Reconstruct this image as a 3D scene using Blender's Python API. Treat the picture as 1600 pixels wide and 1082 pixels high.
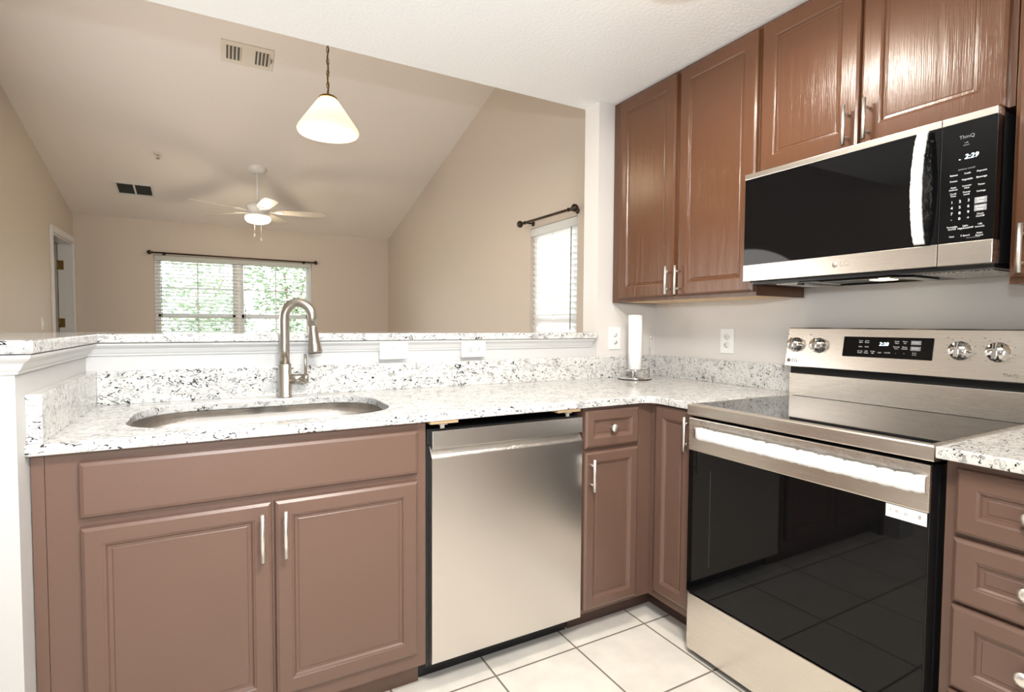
import bpy, bmesh, math, random
from mathutils import Vector, Matrix

# ------------------------------------------------------------------ clear
for o in list(bpy.data.objects):
    bpy.data.objects.remove(o, do_unlink=True)
S = bpy.context.scene
COL = S.collection

# ------------------------------------------------------------------ camera
YAW, PITCH, ROLL = math.radians(29.0157), math.radians(-2.3115), math.radians(0.352)
CAM = Vector((-2.1599, -2.2398, 1.2025))
fw = Vector((math.sin(YAW)*math.cos(PITCH), math.cos(YAW)*math.cos(PITCH), math.sin(PITCH)))
rt = Vector((math.cos(YAW), -math.sin(YAW), 0))
up = rt.cross(fw)
R_ = rt*math.cos(ROLL) + up*math.sin(ROLL)
U_ = -rt*math.sin(ROLL) + up*math.cos(ROLL)
cd = bpy.data.cameras.new('camera')
cd.sensor_width = 36.0
cd.sensor_fit = 'HORIZONTAL'
cd.lens = 831.95*36/1600
cd.clip_start = 0.02
cam = bpy.data.objects.new('camera', cd)
cam.matrix_world = Matrix(((R_.x, U_.x, -fw.x, CAM.x), (R_.y, U_.y, -fw.y, CAM.y), (R_.z, U_.z, -fw.z, CAM.z), (0, 0, 0, 1)))
COL.objects.link(cam)
S.camera = cam

# ------------------------------------------------------------------ world, sun, flash, exposure
w = bpy.data.worlds.new('world'); S.world = w; w.use_nodes = True
nt = w.node_tree; nt.nodes.clear()
sky = nt.nodes.new('ShaderNodeTexSky')
try:
    sky.sky_type = 'NISHITA'; sky.sun_disc = False
    sky.sun_elevation = math.radians(48); sky.sun_rotation = math.radians(150); sky.dust_density = 4.0; sky.air_density = 1.0
except Exception:
    pass
mixw = nt.nodes.new('ShaderNodeMixRGB'); mixw.inputs[0].default_value = 0.8
mixw.inputs[2].default_value = (1.0, 1.0, 1.0, 1)
bgw = nt.nodes.new('ShaderNodeBackground'); bgw.inputs[1].default_value = 3.2
outw = nt.nodes.new('ShaderNodeOutputWorld')
nt.links.new(sky.outputs[0], mixw.inputs[1]); nt.links.new(mixw.outputs[0], bgw.inputs[0]); nt.links.new(bgw.outputs[0], outw.inputs[0])

def lamp(name, kind, loc, power, color=(1, 1, 1), size=0.1, rot=None, parent=None):
    l = bpy.data.lights.new(name, kind); l.energy = power; l.color = color
    if kind == 'AREA': l.shape = 'DISK'; l.size = size
    elif kind == 'SUN': l.angle = math.radians(1)
    else:
        l.shadow_soft_size = size
        if kind == 'SPOT': l.spot_size = math.radians(150); l.spot_blend = 1.0
    o = bpy.data.objects.new(name, l); o.location = loc
    if rot: o.rotation_euler = rot
    COL.objects.link(o)
    return o
lamp('sun_light', 'SUN', (0, 0, 12), 4.8, (1, .96, .88), rot=(math.radians(50), 0, math.radians(25)))
# hand-held flash just above the camera, its head tilted up (it throws the ceiling-edge shadow on the vault)
lamp('flash_light', 'SPOT', (-2.16, -2.24, 1.45), 70, (.90, .96, 1.0), .025, rot=(math.radians(90+15), 0, math.radians(-12)))
# added unseen soft fill from behind the camera, lifts cabinet fronts and floor
lamp('added_back_fill', 'AREA', (-2.3, -3.3, 1.1), 9, (.95, .98, 1.0), 1.7, rot=(math.radians(90), 0, 0))
# added overhead fill without a fixture, for cabinet fronts and the counter's shadow
lamp('added_overhead_fill', 'AREA', (-1.75, -2.10, 2.28), 35, (1.0, .96, .90), .45, rot=(math.radians(38), 0, 0))
# added out-of-view fill by the left wall, brightens vault and right wall
lamp('added_living_fill', 'AREA', (-3.48, 1.5, 1.1), 31, (1.0, .97, .93), 1.8, rot=(0, math.radians(-90), 0))

S.view_settings.view_transform = 'Standard'
S.view_settings.look = 'None'
S.view_settings.exposure = 0.66
S.view_settings.gamma = 1.0
S.view_settings.use_curve_mapping = False
S.cycles.max_bounces = 12
S.cycles.diffuse_bounces = 6
S.cycles.glossy_bounces = 6
S.cycles.transparent_max_bounces = 24
S.cycles.sample_clamp_indirect = 6.0
S.cycles.caustics_reflective = False
S.cycles.caustics_refractive = False

# ------------------------------------------------------------------ materials
def mat(name, color, rough=.5, metal=0.0, spec=.5, emit=None, estr=0.0):
    m = bpy.data.materials.new(name); m.use_nodes = True
    b = m.node_tree.nodes['Principled BSDF']
    b.inputs['Base Color'].default_value = (*color, 1)
    b.inputs['Roughness'].default_value = rough
    b.inputs['Metallic'].default_value = metal
    b.inputs['Specular IOR Level'].default_value = spec
    if emit:
        b.inputs['Emission Color'].default_value = (*emit, 1); b.inputs['Emission Strength'].default_value = estr
    return m
def nodes(m): return m.node_tree.nodes, m.node_tree.links, m.node_tree.nodes['Principled BSDF']
def add_bump(m, scale, strength, dist=.002, detail=4, stretch=None, coord='Object'):
    n, l, b = nodes(m)
    tc = n.new('ShaderNodeTexCoord'); mp = n.new('ShaderNodeMapping')
    if stretch: mp.inputs['Scale'].default_value = stretch
    no = n.new('ShaderNodeTexNoise'); no.inputs['Scale'].default_value = scale; no.inputs['Detail'].default_value = detail
    bu = n.new('ShaderNodeBump'); bu.inputs['Strength'].default_value = strength; bu.inputs['Distance'].default_value = dist
    l.new(tc.outputs[coord], mp.inputs[0]); l.new(mp.outputs[0], no.inputs[0]); l.new(no.outputs[0], bu.inputs['Height']); l.new(bu.outputs[0], b.inputs['Normal'])
    return no, mp
def ramp(n, stops):
    r = n.new('ShaderNodeValToRGB'); e = r.color_ramp.elements
    e[0].position, e[0].color = stops[0][0], (*stops[0][1], 1)
    e[1].position, e[1].color = stops[-1][0], (*stops[-1][1], 1)
    for p, c in stops[1:-1]:
        x = e.new(p); x.color = (*c, 1)
    return r

M = {}
M['kitchen_paint'] = mat('kitchen_paint', (.66, .63, .605), .55); add_bump(M['kitchen_paint'], 180, .12, .001)
M['living_paint'] = mat('living_paint', (.57, .50, .43), .6); add_bump(M['living_paint'], 150, .12, .001)
M['ceiling_paint'] = mat('ceiling_paint', (.86, .86, .855), .8); add_bump(M['ceiling_paint'], 70, .5, .004, 6)
M['vault_paint'] = mat('vault_paint', (.79, .745, .70), .8); add_bump(M['vault_paint'], 80, .4, .004, 6)
M['white_trim'] = mat('white_trim', (.66, .66, .655), .35)
M['white_plastic'] = mat('white_plastic', (.80, .80, .79), .3)
M['pony_paint'] = mat('pony_paint', (.56, .555, .55), .5); add_bump(M['pony_paint'], 180, .1, .001)

# granite: white ground, grey clouds, dark elongated flecks
def granite():
    m = mat('granite', (.8, .8, .78), .12)
    n, l, b = nodes(m)
    tc = n.new('ShaderNodeTexCoord')
    geo = n.new('ShaderNodeNewGeometry')
    mp = n.new('ShaderNodeMapping'); mp.inputs['Rotation'].default_value = (.55, .7, .55); mp.inputs['Scale'].default_value = (1, 2.1, 1.5)
    l.new(geo.outputs['Position'], mp.inputs[0])
    def noise(scale, detail, rough=.5, dist=0.0):
        x = n.new('ShaderNodeTexNoise'); x.inputs['Scale'].default_value = scale; x.inputs['Detail'].default_value = detail
        x.inputs['Roughness'].default_value = rough; x.inputs['Distortion'].default_value = dist
        l.new(mp.outputs[0], x.inputs[0]); return x
    a = noise(14, 5, .6, .6)
    base = ramp(n, [(.30, (.58, .58, .59)), (.42, (.80, .795, .78)), (.55, (.88, .875, .86)), (.75, (.82, .79, .75))])
    l.new(a.outputs[0], base.inputs[0])
    g2 = noise(46, 4, .65, .8)
    gr = ramp(n, [(.39, (.26, .26, .28)), (.455, (1, 1, 1))]); l.new(g2.outputs[0], gr.inputs[0])
    d1 = noise(56, 3, .55, 1.6); d2 = noise(9, 2)
    dr = ramp(n, [(.615, (1, 1, 1)), (.645, (.03, .032, .037))])
    add = n.new('ShaderNodeMath'); add.operation = 'MULTIPLY_ADD'; add.inputs[1].default_value = .30; add.inputs[2].default_value = -.15
    l.new(d2.outputs[0], add.inputs[0])
    sm = n.new('ShaderNodeMath'); sm.operation = 'ADD'; l.new(d1.outputs[0], sm.inputs[0]); l.new(add.outputs[0], sm.inputs[1])
    l.new(sm.outputs[0], dr.inputs[0])
    m1 = n.new('ShaderNodeMixRGB'); m1.blend_type = 'MULTIPLY'; m1.inputs[0].default_value = .6
    l.new(base.outputs[0], m1.inputs[1]); l.new(gr.outputs[0], m1.inputs[2])
    m2 = n.new('ShaderNodeMixRGB'); m2.blend_type = 'MULTIPLY'; m2.inputs[0].default_value = 1
    m3 = n.new('ShaderNodeMixRGB'); m3.blend_type = 'MULTIPLY'; m3.inputs[0].default_value = 1; m3.inputs[2].default_value = (.74, .738, .73, 1)
    l.new(m1.outputs[0], m2.inputs[1]); l.new(dr.outputs[0], m2.inputs[2])
    l.new(m2.outputs[0], m3.inputs[1]); l.new(m3.outputs[0], b.inputs['Base Color'])
    return m
M['granite'] = granite()

def brown(name, c, rough, grain):
    m = mat(name, c, rough)
    n, l, b = nodes(m)
    geo = n.new('ShaderNodeNewGeometry'); mp = n.new('ShaderNodeMapping'); mp.inputs['Scale'].default_value = (1, 1, .10)
    l.new(geo.outputs['Position'], mp.inputs[0])
    n1 = n.new('ShaderNodeTexNoise'); n1.inputs['Scale'].default_value = 9; n1.inputs['Detail'].default_value = 2
    l.new(mp.outputs[0], n1.inputs[0])
    mu = n.new('ShaderNodeMath'); mu.operation = 'MULTIPLY'; mu.inputs[1].default_value = 34; l.new(n1.outputs[0], mu.inputs[0])
    fr = n.new('ShaderNodeMath'); fr.operation = 'SINE'; l.new(mu.outputs[0], fr.inputs[0])
    mp2 = n.new('ShaderNodeMapping'); mp2.inputs['Scale'].default_value = (1, 1, .04); l.new(geo.outputs['Position'], mp2.inputs[0])
    n2 = n.new('ShaderNodeTexNoise'); n2.inputs['Scale'].default_value = 320; n2.inputs['Detail'].default_value = 3; l.new(mp2.outputs[0], n2.inputs[0])
    ad = n.new('ShaderNodeMath'); ad.operation = 'MULTIPLY_ADD'; ad.inputs[1].default_value = .35; l.new(fr.outputs[0], ad.inputs[0]); l.new(n2.outputs[0], ad.inputs[2])
    bu = n.new('ShaderNodeBump'); bu.inputs['Strength'].default_value = grain; bu.inputs['Distance'].default_value = .0012
    l.new(ad.outputs[0], bu.inputs['Height']); l.new(bu.outputs[0], b.inputs['Normal'])
    return m
M['brown'] = brown('brown_cabinet_paint', (.146, .085, .063), .34, .06)
M['brown_gloss'] = brown('brown_gloss_paint', (.106, .045, .022), .22, .55)
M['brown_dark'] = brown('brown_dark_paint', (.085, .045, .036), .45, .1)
M['pale_wood'] = mat('pale_wood', (.72, .52, .30), .6); add_bump(M['pale_wood'], 60, .2, .001, 4, (1, .1, 1))

def steel(name, c, rough, stretch):
    m = mat(name, c, rough, 1.0)
    n, l, b = nodes(m)
    tc = n.new('ShaderNodeTexCoord'); mp = n.new('ShaderNodeMapping'); mp.inputs['Scale'].default_value = stretch
    no = n.new('ShaderNodeTexNoise'); no.inputs['Scale'].default_value = 700; no.inputs['Detail'].default_value = 2
    l.new(tc.outputs['Object'], mp.inputs[0]); l.new(mp.outputs[0], no.inputs[0])
    mr = n.new('ShaderNodeMapRange'); mr.inputs[3].default_value = rough*.97; mr.inputs[4].default_value = rough*1.04
    l.new(no.outputs[0], mr.inputs[0]); l.new(mr.outputs[0], b.inputs['Roughness'])
    bu = n.new('ShaderNodeBump'); bu.inputs['Strength'].default_value = .004; bu.inputs['Distance'].default_value = .0002
    l.new(no.outputs[0], bu.inputs['Height']); l.new(bu.outputs[0], b.inputs['Normal'])
    return m
M['steel_v'] = steel('steel_vertical_brush', (.72, .69, .66), .30, (1, 1, .006))
M['steel_h'] = steel('steel_horizontal_brush', (.72, .67, .61), .27, (1, .006, 1))
M['steel_hx'] = steel('steel_horizontal_brush_x', (.66, .65, .63), .30, (.006, 1, 1))
M['steel_sink'] = steel('steel_sink', (.66, .63, .60), .24, (.05, 1, 1))
M['nickel'] = mat('brushed_nickel', (.47, .43, .38), .32, 1.0)
M['nickel_bright'] = mat('satin_nickel', (.86, .84, .80), .36, 1.0)
M['chrome'] = mat('chrome', (.85, .85, .85), .06, 1.0)
M['brass'] = mat('antique_brass', (.26, .155, .05), .35, 1.0)
M['bronze'] = mat('oil_rubbed_bronze', (.045, .028, .020), .4, .6)
M['black_glass'] = mat('black_glass', (.003, .003, .0035), .03, 0, .26)
M['cooktop_glass'] = mat('cooktop_glass', (.006, .006, .007), .03, 0, .30)
M['black_plastic'] = mat('black_plastic', (.010, .010, .011), .35)
M['dark_cavity'] = mat('dark_cavity', (.004, .004, .004), .7)
M['film'] = mat('protective_film', (.88, .88, .89), .25); add_bump(M['film'], 55, .6, .004, 5, (1, .5, 1))
M['white_led'] = mat('display_digits', (.8, .9, 1), .5, 0, .5, (.75, .9, 1), 2.2)
M['legend'] = mat('key_legend_ink', (.72, .73, .75), .5)
M['legend_dim'] = mat('dim_legend_ink', (.22, .22, .23), .5)
M['edge_grey'] = mat('edge_grey', (.035, .035, .037), .5)
M['key_grey'] = mat('grey_key', (.25, .25, .26), .4)
M['logo_ink'] = mat('grey_logo_ink', (.16, .15, .14), .5)
M['logo_faint'] = mat('faint_logo_ink', (.42, .39, .36), .5, .6)
M['paper'] = mat('paper_towel', (.90, .90, .89), .9); add_bump(M['paper'], 90, .2, .002)
M['sticker'] = mat('sticker_paper', (.88, .88, .88), .5)
M['fan_white'] = mat('fan_white', (.78, .76, .73), .35)
M['blade'] = mat('fan_blade', (.62, .56, .48), .5)
M['lamp_glass'] = mat('lit_bowl_glass', (1, .95, .85), .3, 0, .5, (1, .85, .62), 7.0)
M['dome_glass'] = mat('lit_dome_glass', (1, .95, .85), .3, 0, .5, (1, .85, .64), 4.0)
M['blind'] = mat('blind_white', (.86, .86, .85), .45)
def _blind():
    n, l, b = nodes(M['blind'])
    t = n.new('ShaderNodeBsdfTranslucent'); t.inputs[0].default_value = (.9, .9, .88, 1)
    mx = n.new('ShaderNodeMixShader'); mx.inputs[0].default_value = .55
    l.new(b.outputs[0], mx.inputs[1]); l.new(t.outputs[0], mx.inputs[2]); l.new(mx.outputs[0], n['Material Output'].inputs[0])
_blind()
M['vinyl'] = mat('window_vinyl', (.82, .82, .82), .4)
M['grille_dark'] = mat('vent_cavity', (.10, .10, .085), .8)
M['register_white'] = mat('register_paint', (.70, .64, .56), .5)
M['door_shade_grey'] = mat('door_shade_grey', (.40, .39, .36), .4)  # dimness of the unlit room is darkened into the door colour
M['carpet'] = mat('living_floor', (.42, .36, .29), .9); add_bump(M['carpet'], 300, .5, .004)
M['lawn'] = mat('lawn_grass', (.12, .22, .05), .9); add_bump(M['lawn'], 60, .5, .02)
M['bark'] = mat('bark', (.16, .12, .09), .9); add_bump(M['bark'], 20, .6, .01)
M['mesh_filter'] = mat('aluminium_mesh', (.55, .53, .50), .4, .9)
def _filt():
    n, l, b = nodes(M['mesh_filter'])
    tc = n.new('ShaderNodeTexCoord'); v = n.new('ShaderNodeTexVoronoi'); v.inputs['Scale'].default_value = 160
    r = ramp(n, [(.1, (.02, .02, .02)), (.6, (.65, .62, .58))])
    l.new(tc.outputs['Object'], v.inputs[0]); l.new(v.outputs['Distance'], r.inputs[0]); l.new(r.outputs[0], b.inputs['Base Color'])
_filt()
def leafmat(name, c):
    m = mat(name, c, .6)
    b = m.node_tree.nodes['Principled BSDF']
    b.inputs['Subsurface Weight'].default_value = 0
    return m
M['leaf_a'] = leafmat('leaf_pale', (.29, .36, .26))
M['leaf_b'] = leafmat('leaf_mid', (.14, .205, .125))
M['leaf_c'] = leafmat('leaf_dark', (.09, .17, .06))
def glass():
    m = bpy.data.materials.new('window_glass'); m.use_nodes = True
    n, l = m.node_tree.nodes, m.node_tree.links; n.clear()
    t = n.new('ShaderNodeBsdfTransparent'); g = n.new('ShaderNodeBsdfGlossy'); g.inputs['Roughness'].default_value = .02
    mx = n.new('ShaderNodeMixShader'); fr = n.new('ShaderNodeFresnel'); fr.inputs[0].default_value = 1.3; o = n.new('ShaderNodeOutputMaterial')
    l.new(fr.outputs[0], mx.inputs[0]); l.new(t.outputs[0], mx.inputs[1]); l.new(g.outputs[0], mx.inputs[2]); l.new(mx.outputs[0], o.inputs[0])
    return m
M['glass'] = glass()
def clearplastic():
    m = bpy.data.materials.new('clear_film'); m.use_nodes = True
    n, l = m.node_tree.nodes, m.node_tree.links; n.clear()
    t = n.new('ShaderNodeBsdfTransparent'); g = n.new('ShaderNodeBsdfGlossy'); g.inputs['Roughness'].default_value = .12
    mx = n.new('ShaderNodeMixShader'); mx.inputs[0].default_value = .22; o = n.new('ShaderNodeOutputMaterial')
    l.new(t.outputs[0], mx.inputs[1]); l.new(g.outputs[0], mx.inputs[2])
    tc = n.new('ShaderNodeTexCoord'); no = n.new('ShaderNodeTexNoise'); no.inputs['Scale'].default_value = 60; no.inputs['Detail'].default_value = 4
    bu = n.new('ShaderNodeBump'); bu.inputs['Strength'].default_value = .45; bu.inputs['Distance'].default_value = .01
    l.new(tc.outputs['Object'], no.inputs[0]); l.new(no.outputs[0], bu.inputs['Height']); l.new(bu.outputs[0], g.inputs['Normal'])
    l.new(mx.outputs[0], o.inputs[0])
    return m
M['clear_film'] = clearplastic()
def shade_glass():
    m = mat('frosted_shade', (.95, .90, .80), .35, 0, .5)
    n, l, b = nodes(m)
    b.inputs['Emission Color'].default_value = (1, .84, .58, 1); b.inputs['Emission Strength'].default_value = .25
    t = n.new('ShaderNodeBsdfTranslucent'); t.inputs[0].default_value = (1, .92, .78, 1)
    mx = n.new('ShaderNodeMixShader'); mx.inputs[0].default_value = .6
    l.new(b.outputs[0], mx.inputs[1]); l.new(t.outputs[0], mx.inputs[2]); l.new(mx.outputs[0], n['Material Output'].inputs[0])
    return m
M['shade'] = shade_glass()
def tile():
    m = mat('floor_tile', (.74, .69, .61), .22)
    n, l, b = nodes(m)
    geo = n.new('ShaderNodeNewGeometry'); mp = n.new('ShaderNodeMapping')
    P = .336
    mp.inputs['Location'].default_value = (.669/P + .0, .665/P, 0); mp.inputs['Scale'].default_value = (1/P, 1/P, 1)
    mp.vector_type = 'POINT'
    l.new(geo.outputs['Position'], mp.inputs[0])
    br = n.new('ShaderNodeTexBrick'); br.offset = 0; br.squash = 1
    br.inputs['Scale'].default_value = 1; br.inputs['Mortar Size'].default_value = .011; br.inputs['Mortar Smooth'].default_value = .1
    br.inputs['Brick Width'].default_value = 1; br.inputs['Row Height'].default_value = 1
    br.inputs['Color1'].default_value = (.90, .86, .79, 1); br.inputs['Color2'].default_value = (.87, .83, .77, 1); br.inputs['Mortar'].default_value = (.22, .19, .16, 1)
    l.new(mp.outputs[0], br.inputs[0])
    no = n.new('ShaderNodeTexNoise'); no.inputs['Scale'].default_value = 9; no.inputs['Detail'].default_value = 5
    l.new(geo.outputs['Position'], no.inputs[0])
    r = ramp(n, [(.3, (.90, .89, .87)), (.7, (1.05, 1.04, 1.02))]); l.new(no.outputs[0], r.inputs[0])
    mx = n.new('ShaderNodeMixRGB'); mx.blend_type = 'MULTIPLY'; mx.inputs[0].default_value = 1
    l.new(br.outputs[0], mx.inputs[1]); l.new(r.outputs[0], mx.inputs[2]); l.new(mx.outputs[0], b.inputs['Base Color'])
    bu = n.new('ShaderNodeBump'); bu.inputs['Strength'].default_value = .6; bu.inputs['Distance'].default_value = .002; bu.invert = True
    l.new(br.outputs['Fac'], bu.inputs['Height']); l.new(bu.outputs[0], b.inputs['Normal'])
    mr = n.new('ShaderNodeMapRange'); mr.inputs[3].default_value = .22; mr.inputs[4].default_value = .8
    l.new(br.outputs['Fac'], mr.inputs[0]); l.new(mr.outputs[0], b.inputs['Roughness'])
    return m
M['tile'] = tile()

# ------------------------------------------------------------------ mesh helpers
def box(bm, x0, x1, y0, y1, z0, z1, bev=0.0, seg=2):
    t = bmesh.new()
    bmesh.ops.create_cube(t, size=1)
    for v in t.verts:
        v.co = Vector((x0+(v.co.x+.5)*(x1-x0), y0+(v.co.y+.5)*(y1-y0), z0+(v.co.z+.5)*(z1-z0)))
    if bev:
        bmesh.ops.bevel(t, geom=list(t.edges), offset=bev, segments=seg, affect='EDGES', profile=.6)
    merge(bm, t)
def merge(bm, t, M4=None):
    vm = {}
    for v in t.verts:
        vm[v.index if False else v] = bm.verts.new(M4 @ v.co if M4 else v.co)
    for f in t.faces:
        try:
            nf = bm.faces.new([vm[v] for v in f.verts]); nf.smooth = f.smooth
        except ValueError:
            pass
    t.free()
def basis(o, X, Y, Z):
    X, Y, Z = Vector(X), Vector(Y), Vector(Z)
    return Matrix(((X.x, Y.x, Z.x, o[0]), (X.y, Y.y, Z.y, o[1]), (X.z, Y.z, Z.z, o[2]), (0, 0, 0, 1)))
# facing frames: local a (right as seen by viewer), b (up), n (towards viewer)
def face_y(y): return basis((0, y, 0), (1, 0, 0), (0, 0, 1), (0, -1, 0))       # looks towards -Y: a = x
def face_x(x): return basis((x, 0, 0), (0, 1, 0), (0, 0, 1), (-1, 0, 0))       # looks towards -X: a = y
def loops(bm, F, rects, cap_first=True, cap_last=True, smooth=False):
    """rects: (a0,a1,b0,b1,n): nested rectangles bridged in order"""
    rings = []
    for a0, a1, b0, b1, nn in rects:
        rings.append([bm.verts.new(F @ Vector(p)) for p in ((a0, b0, nn), (a1, b0, nn), (a1, b1, nn), (a0, b1, nn))])
    for r, s in zip(rings, rings[1:]):
        for i in range(4):
            f = bm.faces.new((r[i], r[(i+1) % 4], s[(i+1) % 4], s[i])); f.smooth = smooth
    if cap_first: bm.faces.new(rings[0])
    if cap_last: bm.faces.new(rings[-1])
def lathe(bm, prof, seg=32, M4=None, smooth=True, caps=True):
    t = bmesh.new(); rings = []
    for r, z in prof:
        if r < 1e-6: rings.append([t.verts.new((0, 0, z))])
        else: rings.append([t.verts.new((r*math.cos(2*math.pi*i/seg), r*math.sin(2*math.pi*i/seg), z)) for i in range(seg)])
    for a, b in zip(rings, rings[1:]):
        for i in range(seg):
            j = (i+1) % seg
            if len(a) == 1 and len(b) == 1: continue
            if len(a) == 1: f = t.faces.new((a[0], b[j], b[i]))
            elif len(b) == 1: f = t.faces.new((a[i], a[j], b[0]))
            else: f = t.faces.new((a[i], a[j], b[j], b[i]))
            f.smooth = smooth
    if caps:
        for r in (rings[0], rings[-1]):
            if len(r) > 1: t.faces.new(r)
    merge(bm, t, M4)
def tube(bm, pts, rad, seg=12, closed=False, caps=True):
    pts = [Vector(p) for p in pts]
    rs = rad if isinstance(rad, (list, tuple)) else [rad]*len(pts)
    n = len(pts); rings = []
    prev = None
    for i, p in enumerate(pts):
        if closed: d = pts[(i+1) % n]-pts[i-1]
        else: d = pts[min(i+1, n-1)]-pts[max(i-1, 0)]
        d.normalize()
        if prev is None:
            a = Vector((0, 0, 1)) if abs(d.z) < .9 else Vector((1, 0, 0))
            u = d.cross(a).normalized()
        else:
            u = (prev-d*prev.dot(d)).normalized()
        prev = u; v = d.cross(u)
        rings.append([bm.verts.new(p+(u*math.cos(2*math.pi*k/seg)+v*math.sin(2*math.pi*k/seg))*rs[i]) for k in range(seg)])
    m = n if closed else n-1
    for i in range(m):
        a, b = rings[i], rings[(i+1) % n]
        for k in range(seg):
            f = bm.faces.new((a[k], a[(k+1) % seg], b[(k+1) % seg], b[k])); f.smooth = True
    if caps and not closed:
        bm.faces.new(rings[0]); bm.faces.new(rings[-1])
def extrude_profile(bm, prof, M4, length):
    """prof: closed 2D loop (p,q) -> local (0,p,q), swept along local x by length"""
    a = [bm.verts.new(M4 @ Vector((0, p, q))) for p, q in prof]
    b = [bm.verts.new(M4 @ Vector((length, p, q))) for p, q in prof]
    n = len(prof)
    for i in range(n): bm.faces.new((a[i], a[(i+1) % n], b[(i+1) % n], b[i]))
    bm.faces.new(a); bm.faces.new(b)
def flat_poly(bm, outer, holes, z0, z1, bev=0.0):
    t = bmesh.new(); es = []
    for lp in [outer]+holes:
        vs = [t.verts.new((x, y, z1)) for x, y in lp]
        for i in range(len(vs)): es.append(t.edges.new((vs[i], vs[(i+1) % len(vs)])))
    bmesh.ops.triangle_fill(t, edges=es, use_beauty=True)
    top = list(t.faces)
    r = bmesh.ops.extrude_face_region(t, geom=top)
    for v in [g for g in r['geom'] if isinstance(g, bmesh.types.BMVert)]: v.co.z = z0
    bmesh.ops.recalc_face_normals(t, faces=list(t.faces))
    if bev:
        ed = [e for e in t.edges if len(e.link_faces) == 2 and e.calc_face_angle(0) > 1.2 and abs(e.verts[0].co.z-e.verts[1].co.z) < 1e-6]
        bmesh.ops.bevel(t, geom=ed, offset=bev, segments=2, affect='EDGES', profile=.5)
    merge(bm, t)

def obj(name, bm, m, parent=None, label=None, recalc=True):
    if recalc: bmesh.ops.recalc_face_normals(bm, faces=list(bm.faces))
    co = [v.co for v in bm.verts]
    lo = Vector((min(c.x for c in co), min(c.y for c in co), min(c.z for c in co)))
    hi = Vector((max(c.x for c in co), max(c.y for c in co), max(c.z for c in co)))
    org = Vector(((lo.x+hi.x)/2, (lo.y+hi.y)/2, lo.z))
    for v in bm.verts: v.co -= org
    me = bpy.data.meshes.new(name); bm.to_mesh(me); bm.free()
    me.materials.append(M[m] if isinstance(m, str) else m)
    o = bpy.data.objects.new(name, me); COL.objects.link(o)
    if parent is not None:
        o.parent = parent; o.location = org - WORLD[parent.name]
    else:
        o.location = org
    WORLD[o.name] = org
    if label: o['label'] = label
    return o
WORLD = {}
def tag(o, label, cat, group=None):
    o['label'] = label; o['category'] = cat
    if group: o['group'] = group
    return o
def thing(name, label, cat, loc, group=None):
    o = bpy.data.objects.new(name, None); COL.objects.link(o); o.location = loc; o.empty_display_size = .05
    WORLD[o.name] = Vector(loc)
    return tag(o, label, cat, group)
def struct(name, bm, m, parent=None):
    o = obj(name, bm, m, parent)
    if parent is None: o['kind'] = 'structure'
    return o
def B(*boxes, bev=0.0):
    bm = bmesh.new()
    for b in boxes: box(bm, *b, bev=bev)
    return bm
def text_bm(bm, s, size, F, a, b, n, shear=0.0, depth=.0004, align='CENTER', sx=1.0):
    cu = bpy.data.curves.new('t', 'FONT'); cu.body = s; cu.size = size; cu.shear = shear; cu.align_x = align; cu.align_y = 'CENTER'; cu.extrude = depth; cu.resolution_u = 2
    o = bpy.data.objects.new('t', cu); COL.objects.link(o)
    dg = bpy.context.evaluated_depsgraph_get(); dg.update()
    me = bpy.data.meshes.new_from_object(o.evaluated_get(dg))
    t = bmesh.new(); t.from_mesh(me)
    M4 = F @ Matrix.Translation((a, b, n)) @ Matrix.Diagonal((sx, 1, 1, 1))
    merge(bm, t, M4)
    bpy.data.objects.remove(o, do_unlink=True); bpy.data.curves.remove(cu); bpy.data.meshes.remove(me)
def fx_text(x): return basis((x, 0, 0), (0, -1, 0), (0, 0, 1), (-1, 0, 0))   # text frame on a -X facing plane: a = -y

# ------------------------------------------------------------------ setting
KC = 2.36          # kitchen ceiling
VS = .259          # vault slope
def vz(y): return 2.4 + VS*(5.33-y)
struct('floor', B((-6.0, 0.12, -3.5, .02, -.06, 0)), 'tile')
struct('floor_living', B((-6.0, 0.12, .02, 5.5, -.06, 0)), 'carpet')
struct('ceiling', B((-6.0, 0.0, -3.5, .12, KC, KC+.06)), 'ceiling_paint')
# header wall above the kitchen ceiling on the living side
struct('wall_header', B((-3.54, 0.0, .10, .12, KC+.06, vz(.12))), 'living_paint')
bm = bmesh.new()
vs = [bm.verts.new(p) for p in ((-3.6, .0, vz(0)), (.05, .0, vz(0)), (.05, 5.45, vz(5.45)), (-3.6, 5.45, vz(5.45)), (-3.6, .0, vz(0)+.1), (.05, .0, vz(0)+.1), (.05, 5.45, vz(5.45)+.1), (-3.6, 5.45, vz(5.45)+.1))]
for q in ((0, 1, 2, 3), (4, 5, 6, 7), (0, 1, 5, 4), (1, 2, 6, 5), (2, 3, 7, 6), (3, 0, 4, 7)): bm.faces.new([vs[i] for i in q])
struct('ceiling_vault', bm, 'vault_paint')
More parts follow.
